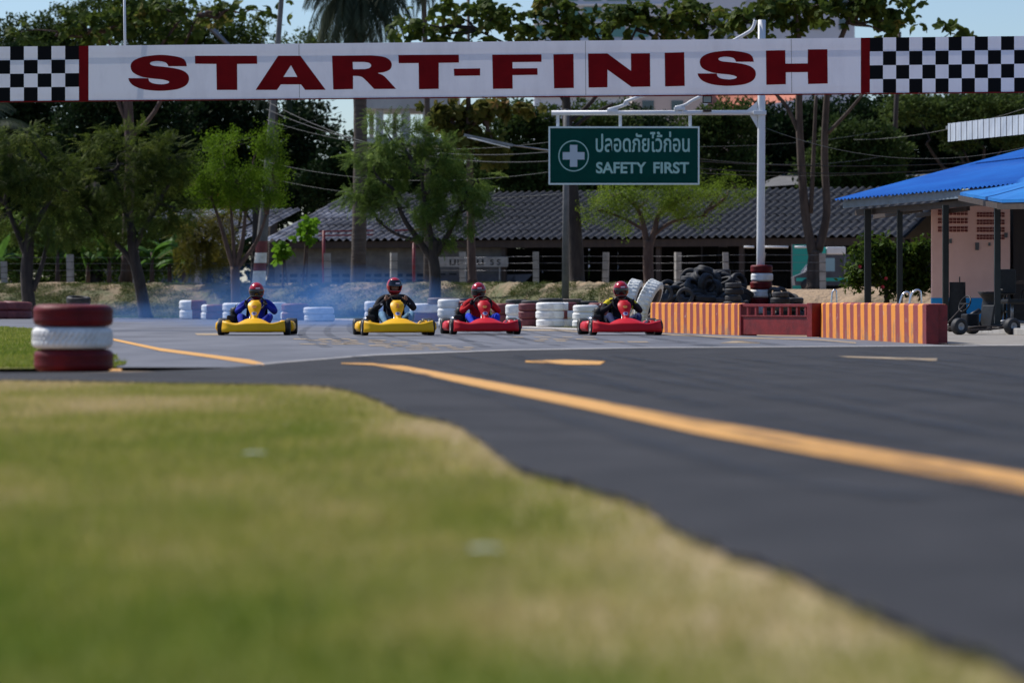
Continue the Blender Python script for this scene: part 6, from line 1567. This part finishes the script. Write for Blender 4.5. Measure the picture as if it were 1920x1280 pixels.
tree('broad_leaved_tree', 'slimmer broad-leaved tree with browning leaves hanging below the banner centre', 126, [(886,530,17),(884,480,16),(882,380,14),(880,280,12),(878,180,9)],
     [[(880,260,6),(850,230,5),(830,215,3)],[(880,240,6),(910,215,5),(940,200,3)]],
     [(850,215,32,20),(900,205,45,16),(870,250,36,26),(905,270,24,24),(840,240,20,18),(960,200,26,10),(935,290,16,20)], T_BRO, leafmat('browning_leaves', (.05,.06,.012), (.13,.13,.03), (.30,.16,.06), .35, .8), M['bark_red'], .36, 52, 6, .26, .6, 'tall broad-leaved trees', twigs=20, shell=.4)
tree('broad_leaved_tree', 'broad-leaved tree with pale crooked branches above the banner at left', 150, [(236,530,20),(240,400,20),(245,300,20),(240,200,18),(238,120,14)],
     [[(240,230,9),(222,190,8),(214,120,6),(200,60,4)],[(242,260,9),(290,210,8),(330,120,6),(370,30,4)],[(240,180,8),(300,90,6),(350,20,4)]],
     [(330,50,45,28),(390,25,34,16),(450,15,35,14),(500,22,22,14),(230,40,60,30),(160,55,60,30),(300,10,60,20),(330,85,40,12),(40,60,22,12)], T_BRO, M['lf_teak'], M['bark_red'], .38, 66, 4.5, .44, .4, 'tall broad-leaved trees', twigs=50, shell=.4)

# young big-leaved plants beside the banded pole
for px, by_, ty, w_, lb in ((566,530,432,26,'taller young plant with big round leaves right of the banded pole'),(530,530,462,18,'shorter young plant with round leaves right of the banded pole')):
    Y = 134; s = F/Y; base = W(px, by_, Y); root = thing('young_plant', lb, 'plant', base, 0, 'young big-leaved plants')
    mb = MB(); top_ = W(px+(8 if px > 540 else -2), ty, Y)-base; mb.tube(catmull([Vector((0,0,-.2)), top_*.5+Vector((.05,0,0)), top_], 4), .05, 8); mb.tube([Vector((.2,0,-.1)), top_*.8+Vector((.1,0,0))], .03, 6); mb.build('stem', M['bark_red'], root)
    n = 22; P = RNG.normal(0, 1, (n,3))*np.array([w_/s*.45, .3, w_/s*.42])+np.array(top_)+np.array([0,0,-.1]); D = RNG.normal(0,1,(n,3)); D[:,2] -= .8
    scatter_mesh('leaves', T_BRO, P, D, .26+.16*RNG.random(n), M['lf_young'], root)

# coconut palms
def palm(lb, px0, py0, px1, py1, w0, w1, Y, nfr, Lf, seed, droop=1.0, grp='palms'):
    s = F/Y; base = W(px0, py0, Y); root = thing('palm_tree', lb, 'palm tree', base, 0, grp)
    top_ = W(px1, py1, Y)-base; mb = MB(); pts = catmull([Vector((0,0,-.3)), top_*.5+Vector((.15,0,0)), top_], 12); rr_ = [np.interp(i/(len(pts)-1), [0,1], [w0/s/2, w1/s/2])*(1+.05*(i%2)) for i in range(len(pts))]
    mb.tube(pts, rr_, 12); mb.build('trunk', M['bark_palm'], root)
    r_ = random.Random(seed); parts = []
    vs, fs = [], []
    for k in range(nfr):
        az = 2*PI*k/nfr+r_.uniform(-.2,.2); el = r_.uniform(-.3, 1.15); L_ = Lf*r_.uniform(.8,1.1); d = Vector((math.cos(az), math.sin(az), 0))
        cl = []; p = Vector(top_); v = (d*math.cos(el)+Vector((0,0,math.sin(el))))
        for i in range(25): cl.append(p.copy()); p = p + v*(L_/24); v = (v + Vector((0,0,-.105*droop))).normalized()
        for i in range(1, 25):
            t = i/24; ll = Lf*.26*math.sin(PI*min(1, t*.9+.12))**.6*r_.uniform(.85,1.1); tg = (cl[i]-cl[i-1]).normalized(); sd = tg.cross(Vector((0,0,1)))
            if sd.length < .05: continue
            sd.normalize()
            for sg in (-1,1):
                for sub in (0,.5):
                    q = cl[i-1].lerp(cl[i], sub); tip = q + (sd*sg*.75+tg*.35+Vector((0,0,-.75*droop+r_.uniform(-.1,.1)))).normalized()*ll; wd = tg*Lf*.011; o = len(vs)
                    mid = q.lerp(tip,.5)+Vector((0,0,.04*ll)); vs += [q-wd, mid-wd, tip, mid+wd]; fs.append((o,o+1,o+2,o+3))
        o = len(vs)
        for i in range(0,24,3):
            a, b_ = cl[i], cl[min(i+3,24)]; u = Vector((0,0,.03)); o = len(vs); vs += [a-u, b_-u*.6, b_+u*.6, a+u]; fs.append((o,o+1,o+2,o+3))
    me = bpy.data.meshes.new('fronds'); me.from_pydata([tuple(v) for v in vs], [], fs); me.materials.append(M['lf_palm']); mesh_obj('fronds', me, root)
    mb = MB()
    for k in range(9): a = k*.7; mb.sphere((top_.x+.38*math.cos(a), top_.y+.38*math.sin(a), top_.z-.35-.12*(k%3)), .16, 0, 8)
    mb.build('coconuts', M['bark_palm'], root); return root
palm('tall coconut palm with drooping fronds above the banner left of centre', 671, 532, 668, -20, 29, 22, 140, 36, 4.3, 3, 1.5)
palm('second coconut palm rising behind the banner, slim shaggy trunk', 508, 520, 512, 150, 16, 14, 200, 14, 3.0, 8, 1.3)
palm('low coconut palm with a long frond reaching from the left edge', -40, 520, -30, 240, 20, 15, 150, 16, 3.6, 12, .9)
palm('slim palm with thin fronds beside the tall coconut palm', 800, 520, 792, -60, 12, 10, 170, 18, 3.2, 15, 1.6)

# banana plants under the left trees
def banana(px, py, Y, h, seed, lb):
    s = F/Y; base = W(px, py, Y); root = thing('banana_plant', lb, 'plant', base, 0, 'banana plants behind the bank'); r_ = random.Random(seed)
    mb = MB(); mb.tube([(0,0,-.3),(0,0,h*.5)], [.12,.07], 8); mb.build('stem', M['bark_red'], root)
    vs, fs = [], []
    for k in range(9):
        az = r_.uniform(0,2*PI); el = r_.uniform(.5,1.3); p = Vector((0,0,h*r_.uniform(.3,.5))); v = Vector((math.cos(az)*math.cos(el), math.sin(az)*math.cos(el)*.6, math.sin(el))); L_ = h*r_.uniform(.6,.9); cl = []
        for i in range(9): cl.append(p.copy()); p = p+v*L_/8; v = (v+Vector((0,0,-.22))).normalized()
        for i in range(8):
            t0, t1 = i/8, (i+1)/8; w0 = .30*math.sin(PI*min(1,t0+.05))**.7; w1 = .30*math.sin(PI*min(1,t1+.04))**.7
            sd = (cl[i+1]-cl[i]).cross(Vector((0,0,1))); sd = sd.normalized() if sd.length > 1e-4 else Vector((1,0,0))
            for sg in (-1,1):
                o = len(vs); dn = Vector((0,0,-.10)); vs += [cl[i], cl[i+1], cl[i+1]+sd*sg*w1*r_.uniform(.8,1.05)+dn, cl[i]+sd*sg*w0+dn]; fs.append((o,o+1,o+2,o+3))
    me = bpy.data.meshes.new('leaves'); me.from_pydata([tuple(v) for v in vs], [], fs); me.materials.append(M['lf_ban']); mesh_obj('leaves', me, root)
for i, (px, py, h, lb) in enumerate([(-5,530,2.2,'banana plant at the left picture edge behind the bank'),(108,530,3.0,'tallest banana plant, between the two dark trees'),(165,530,2.4,'banana plant right of the first inner fence post'),(205,530,2.6,'banana plant just left of the second dark trunk'),(285,530,2.8,'banana plant right of the second dark trunk'),(318,530,2.5,'banana plant by the shed corner'),(345,528,1.8,'low banana plant in front of the left shed end')]):
    banana(px, py, 146+i % 3*2, h, i+3, lb)

# shrub with red flowers at the pit building
sb = tree('flowering_shrub', 'bushy green shrub with a few red flowers left of the pink wall', 84, [(1665,562,11),(1662,545,10),(1660,530,8)], [[(1662,548,7),(1640,520,5)],[(1662,545,7),(1690,515,5)],[(1662,550,6),(1712,530,4)]],
     [(1625,500,30,26),(1665,485,35,25),(1710,500,30,28),(1640,470,28,16),(1690,530,35,18),(1610,530,16,20),(1725,470,20,18),(1735,530,14,20)], t_cluster(6, .9, .5, .6, 4), leafmat('shrub_leaves', (.022,.045,.008), (.07,.12,.015), (.14,.19,.03), .35, 1.5), M['bark_dark'], .15, 110, 12, .15, .2, zbase=.0, cat='shrub')
so = sb.location.copy()
for px, py in ((1661,522),(1655,538),(1612,500)):
    mb = MB(); c = W(px, py, 82.4)-so
    for k in range(6): a = k*PI/3; mb.add([c, c+Vector((.03*math.cos(a),-.03,.03*math.sin(a))), c+Vector((.05*math.cos(a+.5),-.02,.05*math.sin(a+.5))), c+Vector((.05*math.cos(a+1),-.03,.05*math.sin(a+1)))], [(0,1,2,3)])
    mb.build('flower', M['flower'], sb)

# ---------------------------------------------------------------- dense trees behind everything
gB = 'dense trees behind the shed'
def bgt(lb, Y, px, by_, ells, m, size, n_sub, per, sig, T=None): 
    tree('dense_tree', lb, Y, [(px,by_,26),(px+3,by_-110,20),(px,by_-200,14)], [], ells, T or T_CLU, m, M['bark_dark'], size, n_sub, per, sig, .1, gB, twigs=6, zbase=1.0)
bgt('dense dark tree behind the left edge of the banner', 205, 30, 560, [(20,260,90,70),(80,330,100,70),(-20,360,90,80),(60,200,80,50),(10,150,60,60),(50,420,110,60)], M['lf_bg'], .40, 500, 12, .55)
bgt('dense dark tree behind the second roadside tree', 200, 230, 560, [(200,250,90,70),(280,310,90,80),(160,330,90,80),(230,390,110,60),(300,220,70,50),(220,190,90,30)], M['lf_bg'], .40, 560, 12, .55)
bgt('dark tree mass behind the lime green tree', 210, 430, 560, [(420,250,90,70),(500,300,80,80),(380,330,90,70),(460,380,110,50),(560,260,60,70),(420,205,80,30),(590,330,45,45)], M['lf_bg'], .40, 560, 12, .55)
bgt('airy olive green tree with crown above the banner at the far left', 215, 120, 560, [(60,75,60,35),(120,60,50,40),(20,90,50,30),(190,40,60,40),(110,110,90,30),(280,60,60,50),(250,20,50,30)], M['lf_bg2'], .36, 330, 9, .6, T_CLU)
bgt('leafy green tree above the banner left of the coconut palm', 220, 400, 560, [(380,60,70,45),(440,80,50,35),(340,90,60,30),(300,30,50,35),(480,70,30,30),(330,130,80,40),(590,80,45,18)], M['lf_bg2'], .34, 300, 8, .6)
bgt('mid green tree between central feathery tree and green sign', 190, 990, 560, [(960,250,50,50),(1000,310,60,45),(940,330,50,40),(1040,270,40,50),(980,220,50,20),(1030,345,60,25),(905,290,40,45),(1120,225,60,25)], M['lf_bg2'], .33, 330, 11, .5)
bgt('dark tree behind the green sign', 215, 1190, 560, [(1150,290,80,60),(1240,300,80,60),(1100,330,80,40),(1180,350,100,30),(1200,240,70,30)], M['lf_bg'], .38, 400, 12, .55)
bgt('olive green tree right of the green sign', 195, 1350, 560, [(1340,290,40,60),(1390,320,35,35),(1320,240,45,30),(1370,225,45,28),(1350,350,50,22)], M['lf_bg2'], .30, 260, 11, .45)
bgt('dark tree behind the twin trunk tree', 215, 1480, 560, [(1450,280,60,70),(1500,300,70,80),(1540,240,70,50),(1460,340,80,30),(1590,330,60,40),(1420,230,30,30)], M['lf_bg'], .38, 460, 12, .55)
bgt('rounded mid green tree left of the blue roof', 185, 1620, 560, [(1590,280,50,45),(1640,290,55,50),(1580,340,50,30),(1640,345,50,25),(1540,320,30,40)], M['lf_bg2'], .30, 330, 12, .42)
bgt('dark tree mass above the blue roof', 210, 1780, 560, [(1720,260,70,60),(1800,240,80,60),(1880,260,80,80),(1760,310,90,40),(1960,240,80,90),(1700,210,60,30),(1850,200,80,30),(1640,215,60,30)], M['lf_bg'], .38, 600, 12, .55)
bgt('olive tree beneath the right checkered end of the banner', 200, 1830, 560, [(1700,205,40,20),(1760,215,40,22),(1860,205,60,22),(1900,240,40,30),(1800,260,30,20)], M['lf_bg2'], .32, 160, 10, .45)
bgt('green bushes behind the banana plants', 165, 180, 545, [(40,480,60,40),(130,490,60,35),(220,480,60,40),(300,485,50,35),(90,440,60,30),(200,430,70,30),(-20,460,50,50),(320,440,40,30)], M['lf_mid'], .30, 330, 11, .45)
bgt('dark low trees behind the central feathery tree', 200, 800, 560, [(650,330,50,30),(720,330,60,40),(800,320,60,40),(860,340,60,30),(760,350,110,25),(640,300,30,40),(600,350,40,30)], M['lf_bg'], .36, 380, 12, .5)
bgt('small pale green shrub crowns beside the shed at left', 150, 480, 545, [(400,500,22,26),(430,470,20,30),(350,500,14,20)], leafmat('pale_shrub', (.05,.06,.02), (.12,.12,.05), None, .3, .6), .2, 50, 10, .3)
# far tree line that closes the horizon
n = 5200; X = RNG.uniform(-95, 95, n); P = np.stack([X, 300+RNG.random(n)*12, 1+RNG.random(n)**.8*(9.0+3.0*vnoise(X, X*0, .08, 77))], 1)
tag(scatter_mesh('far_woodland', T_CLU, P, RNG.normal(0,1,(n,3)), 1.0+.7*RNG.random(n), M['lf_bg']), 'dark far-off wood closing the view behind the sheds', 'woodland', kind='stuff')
